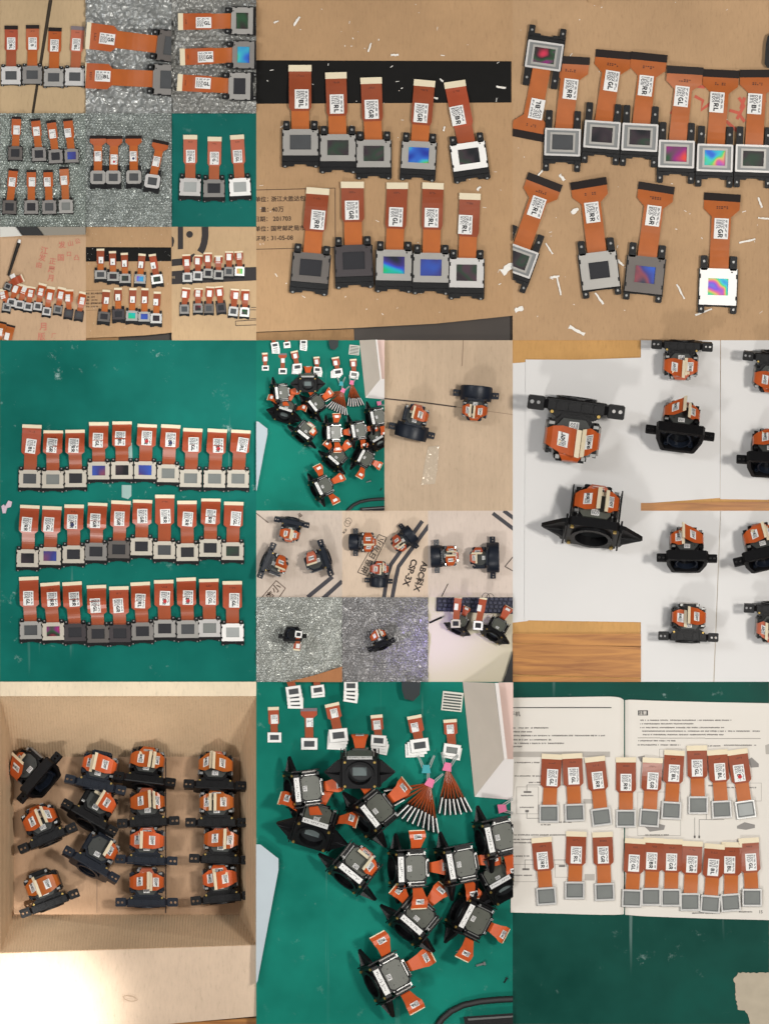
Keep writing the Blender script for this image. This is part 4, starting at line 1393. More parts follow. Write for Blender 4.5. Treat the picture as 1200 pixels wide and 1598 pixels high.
# ================================================================ top right: tee headed panels on cardboard
T = Tile(800, 0, 1200, 531)
o = board(T, 'cardboard', cardboard('card_e', (184, 150, 114)), 'wide brown cardboard with red printed arrows and white shreds')
redp = mat('print_red_bright', (196, 92, 72), 0.75, var=0.2, vscale=150)
for pts in ([(247, 178), (268, 146), (282, 134), (300, 136)], [(284, 150), (297, 157), (294, 172), (310, 160)], [(338, 172), (352, 176), (362, 190)], [(353, 152), (361, 165), (350, 186)], [(362, 152), (356, 170)], [(330, 186), (352, 206)], [(388, 146), (394, 160)]):
    print_poly(T, stroke(pts, 5), redp, o, 'printed_arrow', z=0.2 + 0.001 * pts[0][0] + 0.0007 * pts[0][1])
ER = [((49, 87.5), (25, 211.7), (37.3, 170.7), 'BL', 'framed', 'bright', 'redgreen', -8), ((77.5, 222.5), (91.7, 94.3), (90, 139.3), 'RR', 'framed', 'bright', 'mid', -2), ((139, 211), (157.7, 85), (154, 126.7), 'GL', 'framed', 'bright', 'dim', -4),
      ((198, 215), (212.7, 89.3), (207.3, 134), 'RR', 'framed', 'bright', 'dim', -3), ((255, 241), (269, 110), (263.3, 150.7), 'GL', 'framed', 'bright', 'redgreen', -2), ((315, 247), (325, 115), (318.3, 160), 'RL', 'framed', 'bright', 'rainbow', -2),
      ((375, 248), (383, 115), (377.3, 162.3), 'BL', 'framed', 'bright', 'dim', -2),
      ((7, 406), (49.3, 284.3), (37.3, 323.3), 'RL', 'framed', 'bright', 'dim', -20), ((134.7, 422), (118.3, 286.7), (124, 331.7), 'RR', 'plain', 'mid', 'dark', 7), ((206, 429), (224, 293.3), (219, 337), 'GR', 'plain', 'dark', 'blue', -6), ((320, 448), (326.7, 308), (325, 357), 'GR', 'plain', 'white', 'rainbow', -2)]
for i, (pl, cn, lb, cd, sty, tn, sc_, rt) in enumerate(ER):
    if i == 0:
        nm = 'upside-down lcd panel with pink screen at the upper left of the wide cardboard'
    elif i < 7:
        nm = 'framed lcd panel, %s sticker, %s from left in the upper row of tee-headed panels' % (cd, ORD[i - 1])
    else:
        nm = 'lcd panel, %s sticker, %s from left in the lower row of tee-headed panels' % (cd, ORD[i - 7])
    cr = [-11, -3, -5, -6, -3, -3, 0, -21, 9, -9, -4][i]
    fr = sty == 'framed'
    panel(T, pl, cn, lb, nm, code=cd, pw=56 if fr else 58, ph=43 if fr else 57, cw=57, cl=12, neck=28 if fr else 30, lw=22, lh=32, base=180 if i == 0 else 0, rot=rt if i else -8,
          style=sty, tone=tn, screen=sc_, fx='orange', cm='black', head='tee', bot=12 if fr else 3, ear=28 if fr else 20, earb=12 if fr else 10, group='tee-headed panels on wide cardboard', conn_rot=cr if i else -11 , win=(.58, .55) if fr else (.54, .46), side=.06, hump=2)
sheet(T, 'black_bracket', M_BLACK, [(398, 56), (405, 52), (420, 52), (420, 108), (398, 106), (393, 100), (395, 68)], 0.3, 12, 'black plastic part cut off by the right edge of the wide cardboard', 'bracket')
sheet(T, 'cardboard_tab', cardboard('card_d', (0, 0, 0)), [(114, -10), (139, -10), (136, 8), (118, 4)], 0.3, 3, 'small cardboard tab at the top of the wide cardboard', 'cardboard tab')
bigs = [(57, 388, 20, 3, -58, 'white shred below the cut-off panel of the lower row'), (72, 446, 30, 3, -78, 'hooked white shred under the left lower panels'), (66, 432, 14, 4, 10, 'short white shred above the hooked one'), (100, 516, 27, 6, -28, 'broad white strip at the bottom of the wide cardboard'),
        (135, 466, 22, 4, -55, 'white shred at the foot of the second lower panel'), (262, 455, 26, 3, -62, 'white shred between the third and fourth lower panels'), (298, 487, 28, 3, 20, 'curled white shred below the last lower panel'), (366, 376, 26, 3.4, 12, 'white shred to the right of the last lower ribbon'),
        (386, 316, 17, 3.6, -70, 'white shred near the right edge under the upper row'), (77, 277, 12, 5, -50, 'white flake beside the tee head of the cut-off panel'), (97, 329, 13, 7, 30, 'crumpled white flake left of the second lower ribbon'), (10, 483, 14, 8, 20, 'white flake cluster at the lower left of the wide cardboard'),
        (168, 410, 14, 4, -45, 'white shred between the second and third lower panels'), (392, 341, 18, 3, -5, 'white shred touching the right edge below the upper row'), (43, 270, 13, 3, 50, 'white shred above the cut-off panel ribbon')]
scraps(T, bigs, 60, 9, 'tiny white crumbs strewn over the wide cardboard')

# ================================================================ green mat with thirty panels
T = Tile(0, 531, 400, 1064)
gm = board(T, 'green_mat', greenmat('mat_f', (4, 106, 95), 0.8), 'large dusty green work mat under thirty panels')
F1 = [((140, 645), (150, 400), (145, 493), 'BL'), ((248, 648), (250, 427), (245, 490), 'GR'), ((355, 643), (352, 424), (347, 490), 'RR'), ((463, 607), (463, 388), (460, 465), 'GL'), ((572, 605), (572, 385), (565, 457), 'BL'),
      ((680, 605), (690, 398), (688, 455), 'd'), ((788, 620), (800, 400), (800, 463), 'n'), ((893, 643), (903, 417), (907, 485), 'GL'), ((1005, 645), (1018, 420), (1023, 490), 'd'), ((1115, 645), (1128, 425), (1137, 487), 'RL')]
F2 = [((130, 303), (140, 63), (127, 145), 'RR'), ((235, 293), (244, 68), (230, 145), 'GL'), ((345, 285), (348, 60), (340, 132), 'n'), ((450, 272), (458, 52), (448, 128), 'GR'), ((557, 262), (567, 42), (560, 118), 'GR'),
      ((663, 248), (668, 38), (668, 106), 'GR'), ((770, 265), (772, 14), (775, 107), 'RR'), ((878, 275), (876, 42), (880, 120), 'RR'), ((985, 255), (988, 32), (988, 108), 'RR'), ((1090, 270), (1095, 47), (1105, 118), 'GL')]
F3 = [((145, 640), (135, 398), (135, 490), 'GL'), ((250, 645), (235, 425), (247, 495), 'RR'), ((352, 650), (338, 422), (350, 495), 'RR'), ((460, 657), (452, 437), (448, 525), 'GL'), ((562, 655), (557, 443), (555, 525), 'GR'),
      ((668, 645), (657, 423), (658, 503), 'RL'), ((772, 632), (767, 413), (773, 490), 'd'), ((880, 635), (872, 402), (882, 487), 'd'), ((982, 630), (978, 408), (988, 487), 'GL'), ((1090, 650), (1088, 418), (1098, 500), 'GL')]
SC = [['mid', 'grey', 'dark', 'blue', 'dim', 'blue', 'grey', 'grey', 'grey', 'grey'], ['dim', 'blue', 'dark', 'dark', 'dark', 'dark', 'mid', 'dark', 'dark', 'dim'], ['mid', 'greenred', 'dark', 'dark', 'dark', 'dark', 'dark', 'mid', 'grey', 'pale']]
TN = [['warm'] * 10, ['warm', 'warm', 'warm', 'grey', 'dark', 'warm', 'warm', 'warm', 'warm', 'warm'], ['mid', 'warm', 'black', 'dark', 'black', 'grey', 'mid', 'mid', 'bright', 'white']]
for rI, (row, oy) in enumerate(((F1, 1), (F2, 239), (F3, 239))):
    for i, (pl, cn, lb, cd) in enumerate(row):
        c3 = lambda a: (a[0] / 3, a[1] / 3 + oy)
        dt = {'d': 'red', 'n': 'navy'}.get(cd)
        sc_ = SC[rI][i]
        ccd = 'BR' if dt else cd
        ll = 'cream-ended lcd panel, %s from left in the %s row of ten on the green mat' % (ORD[i], ['top', 'middle', 'bottom'][rI])
        panel(T, c3(pl), c3(cn), c3(lb), ll, code=ccd, pw=34, ph=27.5, cw=30.5, cl=5.5, neck=20, lw=16, lh=22.5, tone=TN[rI][i], screen='redgreen' if sc_ == 'greenred' else sc_,
              fx='red', bot=5.5, ear=5, earb=1.2, dot=dt, hump=9 if not (rI == 0 and i == 0) and not (rI == 1 and i == 6) else 1, group='thirty panels on the green mat', lab_rot=((i * 37 + rI * 11) % 9) - 5)
TP = mat('tape_pale', (150, 178, 172), 0.35, var=0.1)
sheet(T, 'tape_piece', TP, [(190, 226), (205, 226), (205, 243), (200, 248), (190, 245)], 0.2, 0.8, 'pale translucent tape piece sticking out below the fifth top panel', 'tape')
sheet(T, 'tape_piece', TP, [(198, 160), (206, 160), (207, 190), (200, 186)], 0.2, 0.8, 'pale tape strip beside the fifth top ribbon on the green mat', 'tape')
cr_ = sheet(T, 'crumpled_sticker', mat('sticker_pink', (206, 184, 196), 0.6, var=0.25, vscale=500), [(2, 259), (6, 256), (8, 259), (13, 250), (19, 252), (17, 260), (11, 262), (9, 270), (4, 270)], 0.3, 2.2, 'crumpled pinkish sticker at the left edge of the green mat', 'sticker')

# ================================================================ green mat with winged prism units, built twice (full and half size)
def stack(T, x, y, n, label, w_=28, rot=0, dy=4.0, cn=None, lb=None, tone='white', screen='mid', head='straight', cm='cream', code='', dx=0.0):
    """a pile of bare panels: the lower ones each a thing, the top one with its ribbon"""
    for i in range(n - 1):
        j = n - 1 - i
        px, py = T.p(x + dx * j, y + dy * j)
        r = root('lcd_panel', px, py, T.z + 4.2 * T.k * i, math.radians(rot - 3 * j))
        tag(r, '%s, %s from the bottom of its pile' % (label, ['lowest', 'second', 'third', 'fourth'][i]), 'lcd panel', 'piled panels')
        hw, hh = w_ / 2 * T.k, w_ * 0.36 * T.k
        W_ = wmat(px, py, T.z + 4.2 * T.k * i, math.radians(rot - 3 * j))
        MB().plate(rect(-hw, hw, -hh, hh), [rect(-hw * .6, hw * .6, -hh * .55, hh * .55)], 0, 4 * T.k).build('front_plate', plate_mat('white'), r, clip=T.clip, W=W_)
        MB().box(-hw * .6, hw * .6, -hh * .55, hh * .55, 0, 2 * T.k).build('screen', screen_mat('mid'), r, clip=T.clip, W=W_)
    panel(T, (x, y), cn, lb, label + (', topmost of its pile' if n > 1 else ''), code=code, pw=w_, ph=w_ * 0.72, cw=w_ * 0.78 if head == 'straight' else w_, cl=5, neck=w_ * 0.5, lw=11, lh=14, rot=rot, style='glass', tone=tone, screen=screen,
          fx='red', cm=cm, head=head, zb=4.2 * T.k * (n - 1), marking=False, group='loose and piled panels on green mat', win=(.55, .42), detail=T.k > .8, ring=2.0)

def binder_clip(T, x, y, rot, colr, label, sz=1.0):
    kk = T.k * sz
    px, py = T.p(x, y)
    rz = math.radians(rot)
    r = root('binder_clip', px, py, T.z, rz); W_ = wmat(px, py, T.z, rz)
    tag(r, label, 'binder clip', 'binder clips')
    b_ = MB()
    b_.M = Matrix.Scale(kk, 4)
    b_.add([(-7, -8, 0), (7, -8, 0), (5, 5, 9), (-5, 5, 9), (-7, -8, 12), (7, -8, 12), (5, 5, 13), (-5, 5, 13)], [(0, 1, 2, 3), (4, 5, 6, 7), (0, 1, 5, 4), (1, 2, 6, 5), (2, 3, 7, 6), (3, 0, 4, 7)])
    b_.build('clip_body', colr, r, clip=T.clip, W=W_)
    for sx in (-1, 1):
        h = MB(); h.M = Matrix.Scale(kk, 4)
        h.tube([(sx * 4, 3, 10), (sx * 8, 12, 11), (sx * 12, 20, 12), (sx * 13.5, 19, 12), (sx * 9, 8, 11), (sx * 6, 0, 10)], 0.8, 6)
        h.build('wire_handle', mat('wire_steel', (205, 208, 205), 0.25, 0.6), r, clip=T.clip, W=W_)

def bundle(T, apex, ends, label, rotspread):
    for i, (x, y) in enumerate(ends):
        px, py = T.p(x, y)
        ax, ay = T.p(*apex)
        a = math.atan2(-(ay - py), ax - px) - math.pi / 2
        r = root('lcd_panel', px, py, T.z, a); W_ = wmat(px, py, T.z, a)
        tag(r, label % ORD[i], 'lcd panel', 'clipped bundles')
        k = T.k
        MB().box(-2.4 * k, 0.1 * k, -15 * k, 10 * k, 0, 16 * k, 0.3 * k).build('carrier', M_BLACK, r, clip=T.clip, W=W_)
        MB().box(0.3 * k, 2.2 * k, -16 * k, 9 * k, 0, 17 * k, 0.3 * k).build('front_plate', plate_mat('white'), r, clip=T.clip, W=W_)
        d = math.hypot(ax - px, ay - py)
        z = (8 + (i % 3)) * k
        MB().strip([(-2.2 * k, 8 * k, z + 5 * k), (-1.2 * k, d * .5, z + 2 * k), (-1 * k, d * .95, z)], [(1.6 * k, 8 * k, z - 4 * k), (1.8 * k, d * .5, z), (1 * k, d * .95, z - .6 * k)], 0.4 * k).build('ribbon', FLEX['brown'][0], r, clip=T.clip, W=W_)

def pile_tile(T, ph, full):
    board(T, 'green_mat', greenmat('mat_g', (6, 116, 100), 0.3), 'bright green mat under the %s pile of prism units' % ph)
    t3 = lambda a, b_: (a / 3, b_ / 3)
    t4 = lambda a, b_: (a / 3, b_ / 3 + 266)
    stack(T, *t3(85, 260), 1, 'single cream-ended panel, leftmost in the %s pile' % ph, 22, 0, cn=t3(80, 125), lb=t3(85, 175))
    stack(T, *t3(248, 290), 1, 'tee-headed loose panel, second in the %s pile' % ph, 26, 0, cn=t3(246, 130), lb=t3(250, 190), head='tee', cm='grey')
    stack(T, *t3(385, 250), 4, 'panel right of the tee head, %s pile' % ph, 29, 6, cn=t3(355, 108), lb=t3(365, 147), dx=-1)
    stack(T, *t3(572, 275), 4, 'panel above the middle wing, %s pile' % ph, 24, -4, cn=t3(563, 162), lb=t3(565, 202), dx=1)
    stack(T, *t3(765, 297), 3, 'panel left of the pink clip, %s pile' % ph, 29, 8, cn=t3(740, 165), lb=t3(742, 213), dx=-4)
    stack(T, *t3(915, 320), 2, 'panel beside the white box, %s pile' % ph, 27, -8, cn=t3(907, 183), lb=t3(908, 222), dx=1, screen='grey')
    stack(T, *t3(175, 45), 4, 'panel at the top left edge, %s pile' % ph, 24, 8, cn=t3(140, -60), lb=t3(150, -30), dx=1, dy=6)
    stack(T, *t3(288, 38), 2, 'panel second at the top edge, %s pile' % ph, 21, 8, cn=t3(275, -60), lb=t3(280, -30), dx=0, dy=4)
    stack(T, *t3(443, 18), 4, 'panel third at the top edge, %s pile' % ph, 22, 0, cn=t3(440, -80), lb=t3(440, -50), dx=0, dy=6)
    # comb tray
    px, py = T.p(*t3(917, 92)); rz = math.radians(-6)
    r = root('slotted_frame', px, py, T.z, rz); W_ = wmat(px, py, T.z, rz); k = T.k
    tag(r, 'square white frame with dark slots near the white box, %s pile' % ph, 'frame')
    MB().plate(rect(-16 * k, 16 * k, -15 * k, 15 * k), [rect(-14 * k, 14 * k, -13 * k + i * 4.5 * k, -10.5 * k + i * 4.5 * k) for i in range(6)], 0, 3 * k).build('frame', mat('frame_cream', (214, 212, 200), 0.5), r, clip=T.clip, W=W_)
    MB().box(-14.5 * k, 14.5 * k, -14 * k, 14 * k, 0.1 * k, 1 * k).build('backing', mat('slot_dark', (70, 78, 74), 0.5), r, clip=T.clip, W=W_)
    # the white box at the right
    px, py = T.p(*t3(1100, 270))
    r = root('white_box', px, py, T.z)
    tag(r, 'open pale box at the right edge, %s pile' % ph, 'box')
    oB = wpos(px, py) / S
    def face(pts, zs, m, name):
        mb = MB()
        P = [rel(T, a / 3, b_ / 3, z * T.k, oB) for (a, b_), z in zip(pts, zs)]
        P2 = [p - Vector((0, 0, 2.5 * T.k)) for p in P]
        n = len(P)
        mb.add(P + P2, [tuple(range(n)), tuple(range(2 * n - 1, n - 1, -1))] + [(i, (i + 1) % n, n + (i + 1) % n, n + i) for i in range(n)])
        mb.build(name, m, r, clip=T.clip, W=Matrix.Translation(wpos(px, py, T.z)))
    wbm = mat('box_pale', (212, 200, 186), 0.7, var=0.06); wbw = mat('box_white', (236, 230, 226), 0.6)
    face([(963, -30), (1110, -30), (1160, 362), (1022, 538)], [2, 55, 55, 2], wbm, 'box_side')
    face([(1160, 362), (1022, 538), (1190, 552), (1240, 552), (1240, 362)], [54.5, 3, 3, 3, 54.5], wbw, 'box_end')
    face([(1112, -30), (1130, -30), (1175, 362), (1160, 362)], [55.5, 52, 52, 55.5], wbw, 'box_rim')
    face([(1130, -30), (1300, -30), (1300, 380), (1175, 362)], [30, 30, 30, 30], mat('box_inside', (226, 196, 186), 0.7), 'box_floor')
    # pale board at the left
    sheet(T, 'pale_board', mat('board_pale', (176, 186, 192), 0.5, var=0.05), [t3(-4, 760), t3(20, 762), t3(104, 828), t3(104, 880), t3(6, 1400), t3(-4, 1420)], 2, 16 * k, 'pale grey board standing at the left edge, %s pile' % ph, 'board')
    # clipped bundles
    E1 = [t3(645 + 0, 498), t3(650, 528), t3(668, 560)] + [t3(690 + 19 * i, 590 + 9 * i) for i in range(9)]
    bundle(T, t3(812, 475), E1, 'clipped panel standing on edge, %s in the wide fan of the ' + ph + ' pile', 0)
    E2 = [t3(862 + 20 * i, 565 + (8 if i in (1, 2, 3, 4) else 0)) for i in range(7)]
    bundle(T, t3(893, 400), E2, 'clipped panel standing on edge, %s in the narrow fan of the ' + ph + ' pile', 0)
    teal = mat('clip_teal', (62, 160, 168), 0.35); pink = mat('clip_pink', (226, 120, 158), 0.35)
    binder_clip(T, *t3(795, 402), 0, teal, 'teal binder clip above the wide fan, %s pile' % ph)
    binder_clip(T, *t3(815, 466), -25, pink, 'pink binder clip on the wide fan, %s pile' % ph)
    binder_clip(T, *t3(895, 392), -10, pink, 'pink binder clip on the narrow fan, %s pile' % ph)
    binder_clip(T, *t3(1155, 590), -80, pink, 'pink binder clip below the white box, %s pile' % ph)
    # winged units
    U = [(t3(485, 415), 0, 25, 'facing up in the middle', '', 'B', 1.0), (t3(262, 705), -17, 45, 'low at the left with its wings spread', 'LR', 'LRB', 1.05), (t3(170, 500), -84, 70, 'standing on edge behind the left one', 'RB', 'RB', 0.95),
         (t3(505, 640), -52, 52, 'tipped beside the wide fan', 'L', 'LB', 1.0), (t4(425, 110), -39, 58, 'below the left one with a striped label', 'RB', 'RB', 1.05), (t4(655, 70), -88, 62, 'upright in the middle with two bright ribbons', 'RB', 'LRB', 1.0),
         (t4(885, 60), -80, 60, 'third from the right edge with a curled ribbon', 'RB', 'RB', 1.0), (t3(1065, 735), -78, 60, 'at the right edge below the pink clip', 'RB', 'RB', 1.0), (t4(705, 350), -41, 55, 'above the lowest one with dark glass showing', 'R', 'LB', 1.02),
         (t4(955, 270), 62, 55, 'at the right with its ribbons flung right', 'LRB', 'RB', 1.0), (t4(560, 605), -63, 58, 'lowest of all beside the dark cable', 'LRB', 'LRB', 1.08), (t4(1160, 165), 30, 40, 'cut off at the right edge', '', '', 0.9)]
    for i, (p, rt, tl, ds, _, fls, sc_) in enumerate(U):
        rr = rt if not (90 < rt) else rt
        if i == 9:
            rr = 62 - 180 + 0
        unit(T, p[0], p[1], 'winged prism unit %s, %s pile' % (ds, ph), rot=rr, tilt=tl + (11 if i > 2 else 0), k=sc_ * 0.98, mount='wing', flaps=fls, mode='splay' if i not in (4,) else 'tent', seed=i + 40, blk=1.14, fx='bright', strip=True, width=112, group='winged units in the %s pile' % ph,
             codes=('GL',) if full else None, zb=0.0)
    # screws, cable, bar
    for i, (p, a, s_) in enumerate([(t4(1048, 525), 15, 1.3), (t4(981, 486), -70, .8), (t4(1166, 600), 60, .8), (t4(1163, 395), 80, 1.4), (t4(940, 462), 20, .5)]):
        px, py = T.p(*p)
        r = root('screw', px, py, T.z, math.radians(a)); W_ = wmat(px, py, T.z, math.radians(a)); k2 = T.k * s_
        tag(r, '%s screw lying on the green mat, %s pile' % (['silver', 'small black', 'black right-edge', 'long black', 'tiny bright'][i], ph), 'screw', 'loose screws')
        mm_ = M_SCREW if i in (0, 4) else M_BLACK
        MB().tube([(-5 * k2, 0, 2 * k2), (4 * k2, 0, 2 * k2)], 1.5 * k2, 8).build('shank', mm_, r, clip=T.clip, W=W_)
        MB().tube([(4 * k2, 0, 2.4 * k2), (6.5 * k2, 0, 2.4 * k2)], 2.6 * k2, 8).build('screw_head', mm_, r, clip=T.clip, W=W_)
    mb = MB()
    cp = [(845, 815), (870, 780), (910, 745), (970, 715), (1050, 698), (1130, 690), (1215, 686)]
    mb.tube([T.w(*t4(a, b_), z=7 * k) for a, b_ in cp], 5.2 * k, 10)
    tag(mb.build('black_cable', mat('rubber', (36, 36, 36), 0.5), smooth=True, clip=T.clip), 'thick black cable curving in at the lower right, %s pile' % ph, 'cable')
    sheet(T, 'black_adapter', M_BLACK, [t4(970, 770), t4(1210, 752), t4(1210, 830), t4(985, 830), t4(975, 800)], 0.3, 14 * k, 'black ridged bar under the cable, %s pile' % ph, 'bar')
    sheet(T, 'metal_rail', mat('rail_grey', (96, 98, 96), 0.4, 0.3), [t4(990, 778), t4(1210, 764), t4(1210, 772), t4(992, 788)], 14.4 * k, 16 * k, 'thin grey rail lying on the black bar, %s pile' % ph, 'rail')
    sheet(T, 'dark_bag', mat('bag_dark', (24, 34, 34), 0.6), [t3(680, -20), t3(770, -20), t3(765, 60), t3(735, 90), t3(695, 80), t3(682, 40)], 0.3, 18 * k, 'dark soft object at the top edge, %s pile' % ph, 'bag')

T = Tile(400, 1064, 800, 1598)
pile_tile(T, 'large', True)
T = Tile(400, 531, 600, 797, 0.5)
pile_tile(T, 'small', False)

# ================================================================ cardboard with two hooded units
T = Tile(600, 531, 800, 797)
o = board(T, 'cardboard', cardboard('card_h', (196, 172, 146), 0.03), 'pale cardboard with a seam and clear tape')
print_poly(T, stroke([(0, 91), (60, 97), (112, 104)], 2.2), mat('seam', (70, 58, 52), 0.8), o, 'seam')
print_poly(T, stroke([(112, 104), (200, 116)], 0.7), mat('seam_light', (140, 116, 96), 0.8), o, 'seam')
print_poly(T, stroke([(123, -2), (121, 40)], 1.2), mat('seam_light', (0, 0, 0)), o, 'seam')
sheet(T, 'tape_strip', mat('tape_clear', (200, 182, 160), 0.12, 0.1, bump=0.9, bscale=120, var=0.06, vscale=30), [(68, 166), (86, 164), (82, 205), (79, 224), (57, 226), (62, 196)], 0.2, 0.9, 'shiny wrinkled clear tape strip on pale cardboard', 'tape')
unit(T, 43, 140, 'hooded prism unit at the left on the seamed cardboard', rot=-14, tilt=84, k=0.78, mount='hood', flaps='RB', seed=3, fx='vivid', mm=M_BLUEBLACK, width=94, group='hooded units on seamed cardboard')
unit(T, 142.5, 86, 'hooded prism unit at the right on the seamed cardboard', rot=175, tilt=84, k=0.78, mount='hood', flaps='LRB', seed=4, fx='vivid', mm=M_BLUEBLACK, width=92, group='hooded units on seamed cardboard')

# ================================================================ three printed boards
stripe = mat('stripe_dark', (62, 60, 66), 0.7)
T = Tile(400, 797, 534, 932)
o = board(T, 'cardboard', cardboard('card_i1', (206, 190, 176)), 'pale printed cardboard with two dark stripes at the corner')
for pts in (([(80, 135), (119, 103)]), ([(104, 137), (134, 110)])):
    print_poly(T, stroke(pts, 6.4), stripe, o, 'printed_stripe')
for a, b_ in (((8, 136), (31, 109)), ((31, 109), (45.5, 121)), ((45.5, 121), (35, 136)), ((0, 4), (19, 19))):
    print_poly(T, stroke([a, b_], 1.3), mat('ink_brown2', (90, 72, 60), 0.8), o, 'printed_rule')
print_text(T, '小', 31, 121, 14, 0.7, mat('ink_brown2', (0, 0, 0)), o)
print_text(T, '店', 21, 132, 12, 0.7, mat('ink_brown2', (0, 0, 0)), o)
print_text(T, '品', 68, 7, 7, 0.5, mat('ink_brown2', (0, 0, 0)), o)
unit(T, 56, 17, 'bar-mounted prism unit at the top of the striped cardboard', rot=169, tilt=80, k=0.62, flaps='LRB', seed=5, mm=M_BLUEBLACK, group='units on striped cardboard')
unit(T, 16, 77, 'bar-mounted prism unit at the left of the striped cardboard', rot=-113, tilt=80, k=0.66, flaps='LB', seed=6, mm=M_BLUEBLACK, group='units on striped cardboard')
unit(T, 109, 73, 'bar-mounted prism unit at the right of the striped cardboard', rot=108, tilt=82, k=0.66, flaps='R', seed=7, fx='pink', mm=M_BLUEBLACK, group='units on striped cardboard')

T = Tile(534, 797, 668, 932)
o = board(T, 'cardboard', cardboard('card_i2', (216, 194, 172)), 'pale printed cardboard lettered CSP-3X')
for pts in ([(125, 16), (76, 84), (71, 100), (65, 136)], [(136, 22), (88, 87), (84, 104), (78, 136)]):
    print_poly(T, stroke(pts, 6.2), stripe, o, 'printed_stripe')
ib = mat('ink_brown3', (58, 48, 44), 0.8)
for a, b_ in (((24, 96), (57, 37)), ((57, 37), (69.5, 42)), ((69.5, 42), (40, 102)), ((40, 102), (24, 96))):
    print_poly(T, stroke([a, b_], 1.1), ib, o, 'printed_rule')
for i, ch in enumerate('出品日用小'):
    print_text(T, ch, 35 + i * 6.2, 92 - i * 11, 11, 1.05, ib, o)
print_text(T, 'CSP-3X', 106, 97, 13.5, -1.90, ib, o, bold=0.035)
print_text(T, 'ABC科X', 123, 103, 13, -1.86, ib, o, bold=0.035)
for cx_, cy_ in ((8, 20), (10, 16)):
    print_poly(T, circ(cx_, cy_, 5, 20), ib, o, 'printed_ring', holes=[circ(cx_, cy_, 4.4, 20)], z=0.3 + cy_ * .004)
print_text(T, 'x.x', 4, 32, 7, 0.9, ib, o)
unit(T, 22, 49, 'hooded prism unit at the left of the CSP-3X cardboard', rot=-90, tilt=84, k=0.60, mount='hood', flaps='LRB', seed=8, mm=M_BLUEBLACK, width=72, group='units on lettered cardboard')
unit(T, 103, 40, 'hooded prism unit at the upper right of the CSP-3X cardboard', rot=127, tilt=84, k=0.56, mount='hood', flaps='LRB', seed=9, fx='red', mm=M_BLUEBLACK, width=82, group='units on lettered cardboard')
unit(T, 57, 108, 'hooded prism unit at the bottom of the CSP-3X cardboard', rot=-3, tilt=84, k=0.58, mount='hood', flaps='LRB', seed=10, fx='red', mm=M_BLUEBLACK, width=76, group='units on lettered cardboard')

T = Tile(668, 797, 800, 932)
o = board(T, 'cardboard', cardboard('card_i3', (212, 196, 184)), 'pale cardboard with dark stripes at the top corner')
print_poly(T, stroke([(101, 4), (134, 29)], 6), stripe, o, 'printed_stripe')
print_poly(T, stroke([(118, 0), (134, 12)], 6), stripe, o, 'printed_stripe')
for a, b_ in (((31, 114), (21, 134)), ((120, 87), (134, 70)), ((120, 87), (134, 95))):
    print_poly(T, stroke([a, b_], 1.4), ib, o, 'printed_rule')
for cx_, cy_ in ((90, 134), (97, 135)):
    print_poly(T, circ(cx_, cy_, 6, 20), ib, o, 'printed_ring', holes=[circ(cx_, cy_, 5.2, 20)], z=0.3 + (cx_ - 90) * .02)
unit(T, 15, 71, 'hooded prism unit at the left below the corner stripes', rot=-88, tilt=80, k=0.62, mount='hood', flaps='LRB', seed=11, mm=M_BLUEBLACK, width=84, group='facing hooded units')
unit(T, 99, 73, 'hooded prism unit at the right below the corner stripes', rot=91, tilt=80, k=0.66, mount='hood', flaps='RB', seed=12, fx='red', mm=M_BLUEBLACK, width=100, group='facing hooded units')

# ================================================================ two bubble wrap boards and a desk
T = Tile(400, 932, 534, 1064)
bubble_wrap(T, 4.6, 1.5, 0.65, 21, 'silvery fine bubble wrap under one square unit', (160, 162, 156), 4)
unit(T, 57, 57, 'prism unit lying flat with one ribbon on silvery bubble wrap', rot=180, tilt=12, k=0.52, mount='square', flaps='', mode='splay', seed=13, width=86, codes=None)
panel(T, (66, 58), (63, 82), (65, 76), 'small pale-framed panel with short ribbon on the unit over silvery bubble wrap', code='', pw=11, ph=10.5, cw=11, cl=2.5, neck=7, lw=6, lh=7, base=180, rot=-6, tone='white', screen='dark', fx='red', bot=.4, ear=.4, earb=0, detail=False, marking=False, zb=32)
sheet(T, 'cardboard_piece', cardboard('card_j', (176, 120, 80)), [(38, 135), (90, 122), (134, 108), (134, 135)], 1, 2.5, 'brown cardboard corner showing below the first silvery bubble wrap', 'cardboard')
T = Tile(534, 932, 668, 1064)
bubble_wrap(T, 4.6, 1.5, 0.65, 22, 'silvery fine bubble wrap under one barred unit', (136, 134, 134), 4)
unit(T, 62, 75, 'black bar-mounted prism unit with small orange ribbons on silvery bubble wrap', rot=22, tilt=70, k=0.5, mount='bar', flaps='LRB', seed=14, width=90, codes=None)
T = Tile(668, 932, 800, 1064)
board(T, 'desk', mat('desk_cream', (206, 196, 172), 0.35, var=0.04, vscale=8), 'cream desk with a keyboard')
r = root('keyboard', T.x0 + 75, T.y0 + 10, 0, math.radians(-2)); W_ = wmat(T.x0 + 75, T.y0 + 10, 0, math.radians(-2))
tag(r, 'dark computer keyboard along the top of the cream desk', 'keyboard')
MB().box(-62, 64, -14, 12, 0, 6, 1).build('case', mat('kb_case', (38, 38, 52), 0.5), r, clip=T.clip, W=W_)
km = mat('kb_key', (48, 50, 70), 0.45)
for j in range(4):
    for i in range(17):
        x0 = -60 + i * 7.2 + (j % 2) * 1.8
        MB().box(x0, x0 + 6.2, -12.5 + j * 6.2, -7.3 + j * 6.2, 6.05, 8.2, 0.7).build('key', km, r, clip=T.clip, W=W_)
px, py = T.x0 + 13, T.y0 + 35
r = root('pen', px, py, 0, math.radians(24)); W_ = wmat(px, py, 0, math.radians(24))
